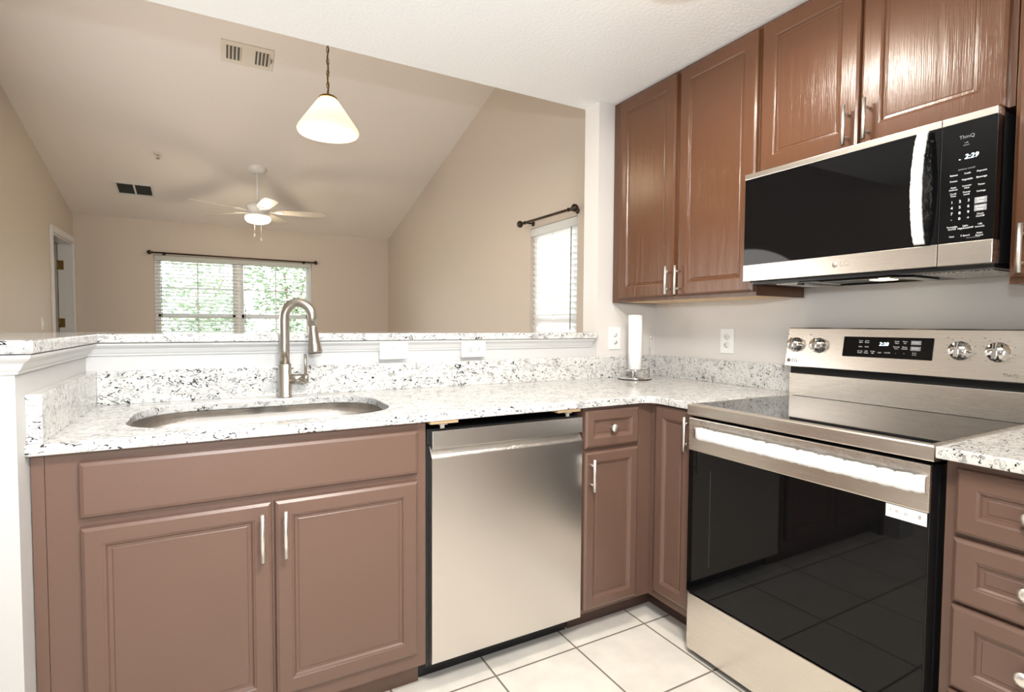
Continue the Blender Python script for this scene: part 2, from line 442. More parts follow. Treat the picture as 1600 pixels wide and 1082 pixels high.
# right wall: kitchen part and living part with window hole
struct('wall_right', B((0, .12, -3.5, .12, 0, KC+.06)), 'kitchen_paint')
W2 = (.742, 1.372, .55, 1.95)
struct('wall_right_living', B((0, .12, .12, W2[0], 0, 4.0), (0, .12, W2[1], 5.45, 0, 4.0), (0, .12, W2[0], W2[1], 0, W2[2]), (0, .12, W2[0], W2[1], W2[3], 4.0)), 'living_paint')
W1 = (-2.80, -1.035, .52, 2.0)
struct('wall_far', B((-3.7, W1[0], 5.33, 5.45, 0, 2.6), (W1[1], 0, 5.33, 5.45, 0, 2.6), (W1[0], W1[1], 5.33, 5.45, 0, W1[2]), (W1[0], W1[1], 5.33, 5.45, W1[3], 2.6)), 'living_paint')
D1 = (4.43, 5.26, 2.07)
struct('wall_left', B((-3.66, -3.54, .0, D1[0], 0, 4.0), (-3.66, -3.54, D1[1], 5.33, 0, 4.0), (-3.66, -3.54, D1[0], D1[1], D1[2], 4.0)), 'living_paint')
struct('wall_back', B((-6.0, 0, -3.5, -3.4, 0, KC)), 'kitchen_paint')
struct('wall_hall', B((-6.0, -5.9, -3.4, 5.45, 0, 2.6)), 'kitchen_paint')
struct('wall_hall_end', B((-5.9, -3.66, .0, .1, 0, KC)), 'kitchen_paint')
# room beyond the left door, unlit
struct('wall_bedroom', B((-5.9, -3.66, 3.6, 3.7, 0, 2.6), (-5.9, -3.66, 5.33, 5.45, 0, 2.6)), 'living_paint')
struct('ceiling_bedroom', B((-5.9, -3.66, 3.6, 5.45, 2.6, 2.66)), 'vault_paint')
# pillar beside the pass-through
struct('wall_pillar', B((-.408, 0, 0, .12, 0, KC)), 'kitchen_paint')
# raised half wall, back and left return
struct('wall_half', B((-2.69, -.408, 0, .12, 0, 1.131)), 'pony_paint')
struct('wall_half_return', B((-2.69, -2.543, -.716, 0, 0, 1.131)), 'pony_paint')

# crown trim under the bar top
prof = [(0, 1.088), (.006, 1.088), (.008, 1.094), (.012, 1.098), (.020, 1.112), (.030, 1.120), (.034, 1.124), (.036, 1.131), (0, 1.131)]
def sweep(name, path, m):
    """path: list of ((x,y), outward (x,y) mitre vector)"""
    bm = bmesh.new(); rings = []
    for (x, y), (ox, oy) in path:
        rings.append([bm.verts.new((x+ox*p, y+oy*p, z)) for p, z in prof])
    n = len(prof)
    for a, b in zip(rings, rings[1:]):
        for i in range(n): bm.faces.new((a[i], a[(i+1) % n], b[(i+1) % n], b[i]))
    bm.faces.new(rings[0]); bm.faces.new(rings[-1])
    o = obj(name, bm, m); o['kind'] = 'structure'; return o
sweep('trim_1', [((-2.72, -.716), (0, -1)), ((-2.543, -.716), (1, -1)), ((-2.543, 0), (1, -1)), ((-.447, 0), (0, -1)), ], 'white_trim')

# ------------------------------------------------------------------ windows
def window(name, F, a0, a1, b0, b1, depth, split, rail_b, muntin=True):
    """F local: a right, b up, n towards the room; the frame sits at n=-depth"""
    root = bpy.data.objects.new(name, None); COL.objects.link(root); root['kind'] = 'structure'
    o = F @ Vector(((a0+a1)/2, b0, -depth)); root.location = o; WORLD[root.name] = o
    def fbox(bm, p0, p1, q0, q1, n0, n1):
        t = bmesh.new(); box(t, p0, p1, q0, q1, n0, n1); merge(bm, t, F)
    bm = bmesh.new(); fw_ = .035
    fbox(bm, a0, a0+fw_, b0, b1, -depth-.03, -depth+.03); fbox(bm, a1-fw_, a1, b0, b1, -depth-.03, -depth+.03)
    fbox(bm, a0, a1, b0, b0+fw_, -depth-.03, -depth+.03); fbox(bm, a0, a1, b1-fw_, b1, -depth-.03, -depth+.03)
    if split: fbox(bm, split[0], split[1], b0, b1, -depth-.03, -depth+.035)
    obj('window_frame', bm, 'vinyl', root)
    units = [(a0+fw_, split[0]), (split[1], a1-fw_)] if split else [(a0+fw_, a1-fw_)]
    for p0, p1 in units:
        for q0, q1, dn in ((rail_b, b1-fw_, -.012), (b0+fw_, rail_b, .012)):
            bm = bmesh.new(); s = .028; n0, n1 = -depth+dn-.012, -depth+dn+.012
            fbox(bm, p0, p0+s, q0, q1, n0, n1); fbox(bm, p1-s, p1, q0, q1, n0, n1); fbox(bm, p0, p1, q0, q0+s, n0, n1); fbox(bm, p0, p1, q1-s, q1, n0, n1)
            sash = obj('sash', bm, 'vinyl', root)
            if muntin:
                bm = bmesh.new(); c = (p0+p1)/2; d = (q0+q1)/2
                fbox(bm, c-.008, c+.008, q0+s, q1-s, -depth+dn-.007, -depth+dn+.007); fbox(bm, p0+s, p1-s, d-.008, d+.008, -depth+dn-.007, -depth+dn+.007)
                obj('muntin', bm, 'vinyl', sash)
            bm = bmesh.new(); fbox(bm, p0+s, p1-s, q0+s, q1-s, -depth+dn-.003, -depth+dn+.003)
            obj('pane', bm, 'glass', sash)
    bm = bmesh.new(); fbox(bm, a0-.02, a1+.02, b0-.03, b0, -depth, .03); obj('window_sill', bm, 'white_trim', root)
    return root
window('window_1', face_y(5.33), W1[0], W1[1], W1[2], W1[3], .085, (-1.948, -1.876), 1.285)
window('window_2', face_x(0), W2[0], W2[1], W2[2], W2[3], .085, None, 1.25, False)

def blind(F, a0, a1, b0, b1, n, tilt, label, pitch=.043, wand_side=0, group=None):
    o = F @ Vector(((a0+a1)/2, b0, n))
    root = thing('window_blind', label, 'window blind', o, group)
    def fbox(bm, p0, p1, q0, q1, n0, n1, bev=0):
        t = bmesh.new(); box(t, p0, p1, q0, q1, n0, n1, bev); merge(bm, t, F)
    bm = bmesh.new(); fbox(bm, a0, a1, b1-.058, b1-.002, n-.025, n+.035, .004); obj('valance', bm, 'blind', root)
    bm = bmesh.new(); z = b1-.085; w_ = .025
    while z > b0+.04:
        t = bmesh.new(); box(t, a0+.004, a1-.004, -.0014, .0014, -w_, w_)
        merge(bm, t, F @ Matrix.Translation((0, z, n)) @ Matrix.Rotation(tilt, 4, 'X')); z -= pitch
    sl = obj('slats', bm, 'blind', root)
    bm = bmesh.new(); fbox(bm, a0+.004, a1-.004, b0+.005, b0+.025, n-.025, n+.025, .003); obj('bottom_rail', bm, 'blind', root)
    bm = bmesh.new()
    for f in (.13, .5, .87):
        a = a0+(a1-a0)*f
        for nn in (-.027, .027):
            tube(bm, [F @ Vector((a, b0+.02, n+nn)), F @ Vector((a, b1-.05, n+nn))], .0012, 6)
    obj('ladder_cord', bm, 'blind', root)
    bm = bmesh.new(); a = a0+.07
    tube(bm, [F @ Vector((a, b1-.06, n+.034)), F @ Vector((a, b1-.78, n+.036))], .004, 8); obj('tilt_wand', bm, 'key_grey', root)
    return root
F1 = face_y(5.33)
blind(F1, W1[0]+.006, -1.915, W1[2]+.004, W1[3]-.004, -.036, math.radians(16), 'white slat blind with tilted slats in left half of far window')
blind(F1, -1.909, W1[1]-.006, W1[2]+.004, W1[3]-.004, -.036, math.radians(3), 'white slat blind with open slats in right half of far window, behind the faucet')
F2 = face_x(0)
blind(F2, W2[0]+.006, W2[1]-.006, W2[2]+.004, W2[3]-.004, -.034, math.radians(-62), 'closed white slat blind in the narrow right wall window')

def curtain_rod(p0, p1, wall, label):
    p0, p1, wall = Vector(p0), Vector(p1), Vector(wall)
    d = (p1-p0).normalized()
    root = thing('curtain_rod', label, 'curtain rod', (p0+p1)/2)
    bm = bmesh.new(); tube(bm, [p0, p1], .009, 12); obj('rod', bm, 'bronze', root)
    for p, s in ((p0, -1), (p1, 1)):
        bm = bmesh.new()
        Q = Vector((0, 0, 1)).rotation_difference(d*s).to_matrix().to_4x4()
        lathe(bm, [(0, -.004), (.012, -.004), (.012, .006), (.008, .010), (.022, .020), (.027, .032), (.022, .046), (.008, .056), (0, .058)], 20, Matrix.Translation(p) @ Q)
        obj('finial', bm, 'bronze', root)
    for f in (.06, .94):
        p = p0.lerp(p1, f); bm = bmesh.new()
        tube(bm, [p, p+wall], .006, 8)
        e = p+wall
        Q = Vector((0, 0, 1)).rotation_difference(-wall.normalized()).to_matrix().to_4x4()
        lathe(bm, [(0, 0), (.020, 0), (.020, .006), (0, .008)], 16, Matrix.Translation(e) @ Q)
        lathe(bm, [(.011, -.008), (.014, 0), (.011, .008)], 14, Matrix.Translation(p) @ Vector((0, 0, 1)).rotation_difference(d).to_matrix().to_4x4())
        obj('bracket', bm, 'bronze', root)
curtain_rod((-2.80, 5.25, 2.018), (-1.03, 5.25, 2.006), (0, .079, 0), 'dark bronze curtain rod above the wide far window')
curtain_rod((-.08, 1.36, 1.984), (-.08, .70, 1.976), (.079, 0, 0), 'short dark bronze curtain rod above the narrow right wall window')

# ------------------------------------------------------------------ door on the left living wall
root = bpy.data.objects.new('door_1', None); COL.objects.link(root); root['kind'] = 'structure'; root.location = (-3.6, 5.2, 0); WORLD['door_1'] = Vector((-3.6, 5.2, 0))
bm = B((-3.54, -3.522, D1[0]-.065, D1[0], 0, D1[2]+.065), (-3.54, -3.522, D1[1], D1[1]+.065, 0, D1[2]+.065), (-3.54, -3.522, D1[0], D1[1], D1[2], D1[2]+.065), bev=.004)
obj('door_casing', bm, 'white_trim', root)
bm = B((-3.66, -3.54, D1[0], D1[0]+.018, 0, D1[2]), (-3.66, -3.54, D1[1]-.018, D1[1], 0, D1[2]), (-3.66, -3.54, D1[0], D1[1], D1[2]-.018, D1[2]))
obj('door_jamb', bm, 'white_trim', root)
dr = obj('door_slab', B((-4.45, -3.665, D1[1]-.055, D1[1]-.020, .01, D1[2]-.02)), 'door_shade_grey', root)
for z in (1.82, 1.19, .3):
    bm = B((-3.668, -3.61, D1[1]-.0205, D1[1]-.0175, z-.05, z+.05)); tube(bm, [(-3.662, D1[1]-.024, z-.05), (-3.662, D1[1]-.024, z+.05)], .007, 8)
    obj('hinge', bm, 'brass', root)

# light switch on the left wall
t = thing('light_switch', 'white light switch plate on left wall beside the doorway', 'light switch', (-3.54, 4.04, 1.12))
obj('plate', B((-3.54, -3.534, 4.005, 4.075, 1.125, 1.24), bev=.002), 'white_plastic', t)
obj('toggle', B((-3.536, -3.526, 4.035, 4.045, 1.17, 1.195)), 'white_plastic', t)

# ------------------------------------------------------------------ countertops
def arc(cx, cy, r, a0, a1, n=8):
    return [(cx+r*math.cos(math.radians(a0+(a1-a0)*i/n)), cy+r*math.sin(math.radians(a0+(a1-a0)*i/n))) for i in range(n+1)]
def rrect(x0, x1, y0, y1, r, n=10):
    return arc(x1-r, y1-r, r, 0, 90, n)+arc(x0+r, y1-r, r, 90, 180, n)+arc(x0+r, y0+r, r, 180, 270, n)+arc(x1-r, y0+r, r, 270, 360, n)
ZC, ZB = .923, .895
FY = -.666; FX = -.655
SX0, SX1, SY0, SY1 = -2.385, -1.645, -.578, -.108
hole = rrect(SX0, SX1, SY0, SY1, .16)
outer = [(-2.543, 0), (-2.543, FY)] + arc(FX-.05, FY-.05, .05, 90, 0, 8) + [(FX, -.874), (0, -.874), (0, 0)]
bm = bmesh.new(); flat_poly(bm, outer, [hole], ZB, ZC, .004)
tag(obj('granite_countertop', bm, 'granite'), 'long speckled white granite countertop around the sink, running into the corner', 'countertop')
tag(obj('granite_countertop', B((-.690, 0, -2.30, -1.639, ZB, ZC), bev=.004), 'granite'), 'speckled granite countertop right of the range above the drawers', 'countertop')
tag(obj('granite_backsplash', B((-2.513, 0, -.02, 0, ZC, 1.036), bev=.002), 'granite'), 'long low granite backsplash strip behind the sink below the bar', 'backsplash')
tag(obj('granite_backsplash', B((-2.543, -2.513, -.655, -.0, ZC, 1.036), bev=.002), 'granite'), 'short granite side splash at the left end of the sink counter', 'backsplash')
tag(obj('granite_backsplash', B((-.02, 0, -.866, -.02, ZC, 1.036), bev=.002), 'granite'), 'granite backsplash strip on the right wall beside the range', 'backsplash')
tag(obj('granite_backsplash', B((-.02, 0, -2.30, -1.639, ZC, 1.036), bev=.002), 'granite'), 'granite backsplash strip on the wall right of the range', 'backsplash')
# L shaped raised bar
bm = bmesh.new()
flat_poly(bm, [(-3.0, -.752), (-2.503, -.752), (-2.503, -.045), (-.430, -.045), (-.430, .0), (-.409, .0), (-.409, .33), (-3.0, .33)], [], 1.133, 1.163, .004)
tag(obj('granite_bar_top', bm, 'granite'), 'raised L-shaped speckled granite bar top on the white half wall', 'bar counter')

# ------------------------------------------------------------------ sink (undermount, two bowls)
t = thing('kitchen_sink', 'stainless steel undermount double-bowl sink in the granite counter', 'sink', ((SX0+SX1)/2, -.35, .70))
def bowl(x0, x1, y0, y1, r, zt, zb):
    bm = bmesh.new()
    n = 10
    L = [rrect(x0, x1, y0, y1, r, n), rrect(x0+.004, x1-.004, y0+.004, y1-.004, r, n), rrect(x0+.012, x1-.012, y0+.012, y1-.012, r-.01, n), rrect(x0+.03, x1-.03, y0+.03, y1-.03, r-.03, n)]
    Z = [zt, zb+.06, zb+.02, zb]
    rings = [[bm.verts.new((x, y, z)) for x, y in l] for l, z in zip(L, Z)]
    for a, b in zip(rings, rings[1:]):
        k = len(a)
        for i in range(k):
            f = bm.faces.new((a[i], a[(i+1) % k], b[(i+1) % k], b[i])); f.smooth = True
    bm.faces.new(rings[-1])
    # outer skin for thickness
    rings2 = [[bm.verts.new((x, y, z-.0)) for x, y in l] for l, z in zip([rrect(x0-.002, x1+.002, y0-.002, y1+.002, r, n), rrect(x0+.02, x1-.02, y0+.02, y1-.02, r-.02, n)], [zt, zb-.003])]
    a, b = rings2; k = len(a)
    for i in range(k): bm.faces.new((a[i], b[i], b[(i+1) % k], a[(i+1) % k])).smooth = True
    bm.faces.new(b)
    for i in range(k): bm.faces.new((rings[0][i], rings[0][(i+1) % k], rings2[0][(i+1) % k], rings2[0][i]))
    return bm
mid = -1.985
basin = obj('basin', bowl(SX0-.004, SX1+.004, SY0-.004, SY1+.004, .155, ZB-.001, .72), 'steel_sink', t, recalc=False)
bm = bmesh.new()
prv = None
for f_ in range(33):
    y = SY0+.001+(SY1-SY0-.002)*f_/32
    dw_ = min(y-SY0, SY1-y); fl = .075*(1-math.sqrt(max(0, 1-(1-min(1, dw_/.08))**2)))
    hz = .085
    ring = [bm.verts.new((mid+dx+math.copysign(fl, dx), y, .722+dz)) for dx, dz in ((-.050, 0), (-.022, .012), (-.013, .060), (-.011, hz-.009), (-.006, hz), (.006, hz), (.011, hz-.009), (.013, .060), (.022, .012), (.050, 0))]
    if prv:
        for k in range(9): bm.faces.new((prv[k], prv[k+1], ring[k+1], ring[k])).smooth = True
    prv = ring
obj('divider', bm, 'steel_sink', t)
bm = bmesh.new()
flat_poly(bm, rrect(SX0-.02, SX1+.02, SY0-.02, SY1+.02, .17), [rrect(SX0-.006, SX1+.006, SY0-.006, SY1+.006, .157)], ZB-.004, ZB-.0015)
obj('flange', bm, 'steel_sink', t)
for (x, zb, pb) in ((-2.19, .72, basin), (-1.80, .72, basin)):
    bm = bmesh.new(); lathe(bm, [(0, zb+.001), (.025, zb+.001), (.03, zb+.004), (.045, zb+.004), (.047, zb+.0005)], 24, Matrix.Translation((x, -.34, 0))); obj('drain', bm, 'chrome', pb)

# ------------------------------------------------------------------ faucet
fx, fy = -1.937, -.0685
t = thing('kitchen_faucet', 'brushed nickel gooseneck pull-down faucet behind the sink', 'faucet', (fx, fy, ZC))
bm = bmesh.new(); lathe(bm, [(0, 0), (.026, 0), (.026, .004), (.0235, .006), (.0235, .125), (.021, .127), (0, .127)], 28, Matrix.Translation((fx, fy, ZC))); obj('base', bm, 'nickel', t)
sd = Vector((.93, -.37, 0)).normalized()           # spout swings to the right and front
def P(d, z): return Vector((fx, fy, ZC))+sd*d+Vector((0, 0, z))
pts = [P(0, .126), P(0, .18), P(0, .24), P(0, .29)]
R0 = .051
for i in range(1, 15):
    a = math.pi-(math.pi-.12)*i/14
    pts.append(P(R0+R0*math.cos(a), (.300+.006*(1-abs(math.cos(a)))+R0*1.05*math.sin(a))))
pts.append(P(.1035, .268)); 
bm = bmesh.new(); tube(bm, pts, [.0180]*4+[.0175]*14+[.0172], 20); obj('spout', bm, 'nickel', t)
e0 = pts[-1]; e1 = P(.1115, .168)
dd = (e1-e0); L = dd.length
Q = Vector((0, 0, 1)).rotation_difference(dd.normalized()).to_matrix().to_4x4()
bm = bmesh.new(); lathe(bm, [(0, -.002), (.0172, -.002), (.0180, .0), (.0180, .012), (.019, L*.45), (.0235, L*.75), (.0265, L*.93), (.0265, L*.98), (.024, L), (0, L)], 26, Matrix.Translation(e0) @ Q)
sh = obj('spray_head', bm, 'nickel', t)
bm = bmesh.new(); lathe(bm, [(0, L+.0005), (.022, L+.0005), (.022, L+.003), (0, L+.003)], 24, Matrix.Translation(e0) @ Q); obj('aerator', bm, 'black_plastic', sh)
bm = bmesh.new()
h0 = Vector((fx, fy, ZC+.070)); hd = Vector((.97, -.24, 0)).normalized()
tube(bm, [h0+hd*.015, h0+hd*.066], .0165, 20)
tube(bm, [h0+hd*.067, h0+hd*.084], .0165, 20)
hv = obj('handle_hub', bm, 'nickel', t)
bm = bmesh.new(); tube(bm, [h0+hd*.074+Vector((0, 0, .012)), h0+hd*.073+Vector((0, 0, .092))], [.0056, .0052], 12); obj('lever', bm, 'nickel', hv)

# ------------------------------------------------------------------ cabinets
def bar_handle(F, a, b0, b1, n, parent, out=.032, horiz=False):
    bm = bmesh.new()
    tube(bm, [F @ Vector((a, b0, n+out)), F @ Vector((a, b1, n+out))], .0058, 12)
    L_ = b1-b0
    for b in (b0+L_*.2, b1-L_*.2): tube(bm, [F @ Vector((a, b, n-.001)), F @ Vector((a, b, n+out))], .0045, 10)
    return obj('handle', bm, 'nickel_bright', parent, 'satin nickel bar handle')
def knob(F, a, b, n, parent):
    bm = bmesh.new()
    lathe(bm, [(0, -.001), (.008, -.001), (.006, .008), (.0065, .012), (.0145, .016), (.0165, .021), (.0145, .027), (.006, .030), (0, .0305)], 20, F @ Matrix.Translation((a, b, n)))
    return obj('knob', bm, 'nickel_bright', parent, 'round satin nickel knob')
def panel_front(name, F, a0, a1, b0, b1, th, rail, parent, m, label=None, style='shaker'):
    lo, hi = min(a0, a1), max(a0, a1)
    def r(d, n): return (lo+d, hi-d, b0+d, b1-d, n)
    bm = bmesh.new()
    if style == 'slab':
        rects = [r(0, 0), r(0, th-.006), r(.002, th-.003), r(.010, th)]
    else:
        rects = [r(0, 0), r(0, th-.009), r(.0015, th-.0045), r(.009, th), r(rail-.006, th), r(rail-.003, th-.002), r(rail, th-.003), r(rail+.004, th-.0085), r(rail+.012, th-.0095), r(rail+.014, th-.008)]
    loops(bm, F, rects)
    return obj(name, bm, m, parent, label)
def carcass(bm, x0, x1, y0, y1, z0, z1, open_top=True, t=.018):
    box(bm, x0, x0+t, y0, y1, z0, z1); box(bm, x1-t, x1, y0, y1, z0, z1)
    box(bm, x0+t, x1-t, y0, y1, z0, z0+t)
    if not open_top: box(bm, x0+t, x1-t, y0, y1, z1-t, z1)

# sink base
FRY = -.634
t = thing('sink_base_cabinet', 'wide brown painted sink cabinet with a false drawer front and two doors', 'base cabinet', (-2.06, -.33, 0))
bm = bmesh.new(); carcass(bm, -2.541, -1.583, FRY+.02, -.012, .10, ZB-.002); box(bm, -2.516, -1.583, FRY, FRY+.02, .10, ZB-.002)
obj('body', bm, 'brown', t)
obj('filler_strip', B((-2.541, -2.517, FRY-.001, FRY+.02, .0, ZB-.002)), 'brown', t)
obj('toe_kick', B((-2.541, -1.583, -.56, -.545, 0, .10)), 'brown', t)
Fy = face_y(FRY)
panel_front('false_drawer_front', Fy, -2.452, -1.612, .733, .868, .019, .05, t, 'brown', style='slab')
for a0, a1, hx in ((-2.452, -2.034, -2.060), (-2.026, -1.612, -2.002)):
    d = panel_front('door', Fy, a0, a1, .150, .709, .019, .048, t, 'brown')
    bar_handle(Fy, hx, .557, .688, .019, d)

# small drawer cabinet beside dishwasher
t = thing('drawer_base_cabinet', 'narrow brown base cabinet with one drawer over one door right of the dishwasher', 'base cabinet', (-.80, -.33, 0))
bm = bmesh.new(); carcass(bm, -.963, -.64, FRY+.02, -.022, .10, ZB-.002); box(bm, -.963, -.622, FRY, FRY+.02, .10, ZB-.002)
obj('body', bm, 'brown', t)
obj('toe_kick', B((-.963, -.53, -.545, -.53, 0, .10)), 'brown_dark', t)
d = panel_front('drawer', Fy, -.962, -.700, .738, .882, .019, .042, t, 'brown'); knob(Fy, -.835, .810, .012, d)
d = panel_front('door', Fy, -.962, -.700, .118, .724, .019, .045, t, 'brown'); bar_handle(Fy, -.943, .583, .704, .019, d)

# corner cabinet on the range wall
FRX = -.622
Fx = face_x(FRX)
t = thing('corner_base_cabinet', 'narrow brown corner cabinet door between the drawer cabinet and the range', 'base cabinet', (-.33, -.75, 0))
bm = bmesh.new(); carcass(bm, FRX+.02, -.022, -.872, -.66, .10, ZB-.002); box(bm, FRX, FRX+.02, -.872, -.6345, .10, ZB-.002)
obj('body', bm, 'brown', t)
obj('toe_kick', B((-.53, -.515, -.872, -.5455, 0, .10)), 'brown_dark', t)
d = panel_front('door', Fx, -.868, -.674, .136, .886, .019, .050, t, 'brown'); bar_handle(Fx, -.856, .742, .868, .019, d, .030)

# drawers right of the range
t = thing('drawer_base_cabinet', 'brown base cabinet with a stack of drawers right of the range', 'base cabinet', (-.33, -1.9, 0))
bm = bmesh.new(); carcass(bm, -.614, -.012, -2.28, -1.642, .10, ZB-.002); box(bm, -.634, -.614, -2.28, -1.642, .10, ZB-.002)
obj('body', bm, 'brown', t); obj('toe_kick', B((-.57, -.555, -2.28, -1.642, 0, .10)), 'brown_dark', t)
Fx2 = face_x(-.634)
for b0, b1 in ((.720, .872), (.558, .709), (.352, .549), (.13, .342)):
    d = panel_front('drawer', Fx2, -1.95, -1.664, b0, b1, .019, .048, t, 'brown'); knob(Fx2, -1.803, (b0+b1)/2, .012, d)

# upper cabinets
UX = -.3085
Fu = face_x(UX)
def upper(label, y0, y1, z0, z1, doors, name='upper_cabinet'):
    t = thing(name, label, 'wall cabinet', (UX/2, (y0+y1)/2, z0))
    bm = B((UX, -.002, y0, y1, z0+.012, z1)) if z0 > 1.6 else bmesh.new()
    if z0 <= 1.6:
        box(bm, UX, UX+.02, y0, y1, z0, z1); box(bm, UX+.02, -.002, y0, y0+.016, z0, z1); box(bm, UX+.02, -.002, y1-.016, y1, z0, z1)
        box(bm, UX+.02, -.002, y0+.016, y1-.016, z0+.03, z1)
    obj('body', bm, 'brown_dark' if False else 'brown_gloss', t)
    if z0 <= 1.6:
        obj('bottom_panel', B((UX+.022, -.004, y0+.018, y1-.018, z0+.002, z0+.0295)), 'pale_wood', t, 'unpainted pale wood underside')
    for d0, d1, b0, b1, hy, h0, h1 in doors:
        d = panel_front('door', Fu, d0, d1, b0, b1, .019, .062, t, 'brown_gloss')
        if hy is not None: bar_handle(Fu, hy, h0, h1, .019, d)
    return t
upper('tall brown double-door wall cabinet in the corner beside the pillar', -.873, -.006, 1.322, KC-.002,
      [(-.453, -.064, 1.338, 2.345, -.436, 1.345, 1.474), (-.868, -.474, 1.338, 2.345, -.494, 1.343, 1.473)])
upper('short brown double-door wall cabinet above the microwave', -1.632, -.876, 1.776, KC-.002,
      [(-1.243, -.884, 1.788, 2.345, -1.216, 1.796, 1.924), (-1.618, -1.250, 1.788, 2.345, -1.279, 1.798, 1.926)])
upper('brown wall cabinet at the far right edge, right of the microwave', -2.28, -1.635, 1.318, KC-.002,
      [(-1.95, -1.640, 1.334, 2.345, -1.668, 1.344, 1.470)])

# ------------------------------------------------------------------ dishwasher
DX0, DX1, DY = -1.563, -.970, -.641
t = thing('dishwasher', 'stainless steel built-in dishwasher with pocket handle under the counter', 'dishwasher', ((DX0+DX1)/2, -.3, 0))
obj('tub_body', B((DX0-.012, DX1-.002, -.612, -.03, .075, .855)), 'black_plastic', t, 'black dishwasher body')
obj('base_plinth', B((DX0-.016, DX1-.002, -.545, -.53, 0, .085)), 'black_plastic', t)
bm = bmesh.new()
pr = [(-.614, .092), (DY+.004, .092), (DY, .096), (DY, .770), (DY+.002, .774), (DY+.027, .806), (DY+.027, .812), (-.614, .812)]
extrude_profile(bm, [(p, q) for p, q in pr], Matrix.Translation((DX0, 0, 0)), DX1-DX0)
dw = obj('door_panel', bm, 'steel_v', t, 'brushed stainless door panel')
bm = bmesh.new()
extrude_profile(bm, [(DY-.0006, .772), (DY+.0255, .8045), (DY+.0262, .8040), (DY+.0002, .7700)], Matrix.Translation((DX0+.002, 0, 0)), DX1-DX0-.004)
obj('film_strip', bm, 'clear_film', dw, 'clear protective film along the pocket handle')
obj('control_strip', B((DX0+.001, DX1, DY-.001, DY+.020, .801, .859), bev=.002), 'steel_hx', t, 'grey steel strip above the pocket handle')
obj('tub_frame', B((DX0-.010, DX1-.004, DY+.022, -.60, .812, .862)), 'black_plastic', t)
for x in (DX0+.06, DX1-.06):
    pass
# wooden mounting blocks under the counter with a metal tab
for (x0, x1, lab) in ((-1.571, -1.475, 'pale wood mounting block above the left corner of the dishwasher'), (-1.085, -.985, 'pale wood mounting block above the right corner of the dishwasher')):
    t = thing('mounting_block', lab, 'wood block', ((x0+x1)/2, -.60, .883), 'wood blocks above the dishwasher')
    obj('block', B((x0, x1, -.648, -.57, .8825, ZB-.0005), bev=.001), 'pale_wood', t)
    xm = (x0+x1)/2-.005
    bm = B((xm-.014, xm+.014, -.650, -.60, .8795, .8818), (xm-.010, xm+.004, -.649, -.6455, .868, .8800)); obj('metal_tab', bm, 'nickel_bright', t)

# ------------------------------------------------------------------ range
RY0, RY1 = -1.631, -.877
ZT = .921
t = thing('electric_range', 'stainless steel electric range with black oven door and glass cooktop', 'range', (-.35, (RY0+RY1)/2, 0))
obj('body', B((-.628, -.03, RY0+.004, RY1-.003, .03, .868)), 'black_plastic', t, 'black side panels')
for fx0 in (-.58, -.12):
    for fy0 in (RY0+.03, RY1-.07): obj('foot', B((fx0, fx0+.04, fy0, fy0+.04, 0, .031)), 'black_plastic', t)
# cooktop frame: ring with sloped front lip
bm = bmesh.new()
F0 = basis((0, 0, 0), (1, 0, 0), (0, 1, 0), (0, 0, 1))
loops(bm, F0, [(-.655, -.06, RY0, RY1, .880), (-.674, -.06, RY0, RY1, .882), (-.677, -.058, RY0-.001, RY1+.001, .886), (-.677, -.058, RY0-.001, RY1+.001, ZT-.004), (-.674, -.060, RY0+.002, RY1-.002, ZT), (-.648, -.085, RY0+.014, RY1-.014, ZT), (-.646, -.087, RY0+.016, RY1-.016, ZT-.0025)], cap_last=True)
obj('cooktop_frame', bm, 'steel_h', t, 'brushed steel cooktop rim')
obj('cooktop_glass', B((-.6455, -.0875, RY0+.0165, RY1-.0165, ZT-.0022, ZT-.0004)), 'cooktop_glass', t, 'black glass cooktop')
# backguard: lower riser, dark slot, leaning console
obj('riser', B((-.096, -.03, RY0+.002, RY1-.002, ZT-.001, 1.012), bev=.002), 'steel_h', t)
obj('vent_slot', B((-.090, -.035, RY0+.004, RY1-.004, 1.010, 1.046)), 'dark_cavity', t, 'black slot under the control console')
bm = bmesh.new()
extrude_profile(bm, [(-.119, 1.040), (-.121, 1.043), (-.0965, 1.193), (-.093, 1.197), (-.030, 1.197), (-.030, 1.040)], basis((0, RY0-.004, 0), (0, 1, 0), (1, 0, 0), (0, 0, 1)), RY1+.006-RY0)
con = obj('control_console', bm, 'steel_h', t)
# tilted frame on the console face : a=-y, b along slope, n out
bvec = Vector((.0245, 0, .150)).normalized(); nvec = Vector((-bvec.z, 0, bvec.x))
FC = basis((-.121, 0, 1.043), (0, -1, 0), bvec, nvec)
bm = bmesh.new(); tb = bmesh.new(); box(tb, 1.099, 1.385, .050, .124, .0, .0016, .002); merge(bm, tb, FC); dsp = obj('display_panel', bm, 'black_glass', con, 'black touch display')
bm = bmesh.new(); text_bm(bm, '2:28', .0175, FC, 1.236, .099, .0018, .2); obj('clock_digits', bm, 'white_led', dsp)
bm = bmesh.new()
for i, (a, b, s) in enumerate([(1.160, .107, 'Conv\nBake'), (1.181, .107, 'Conv\nRoast'), (1.160, .088, 'Bake'), (1.181, .088, 'Broil'), (1.160, .069, 'Air Fry\nWarm'), (1.181, .069, 'Self\nClean'), (1.203, .069, 'Probe\nSet'), (1.226, .069, 'Light'), (1.250, .069, 'On/Off'),
                  (1.277, .107, 'Cook\nTime'), (1.302, .107, 'Timer\nOn'), (1.277, .088, 'Remote\nStart'), (1.302, .088, 'Timer\nOn/Off'), (1.277, .069, '-'), (1.302, .069, '+'), (1.333, .069, 'Lock\n3 sec')]):
    text_bm(bm, s, .0062, FC, a, b, .0018)
obj('key_legend', bm, 'legend', dsp)
bm = bmesh.new()
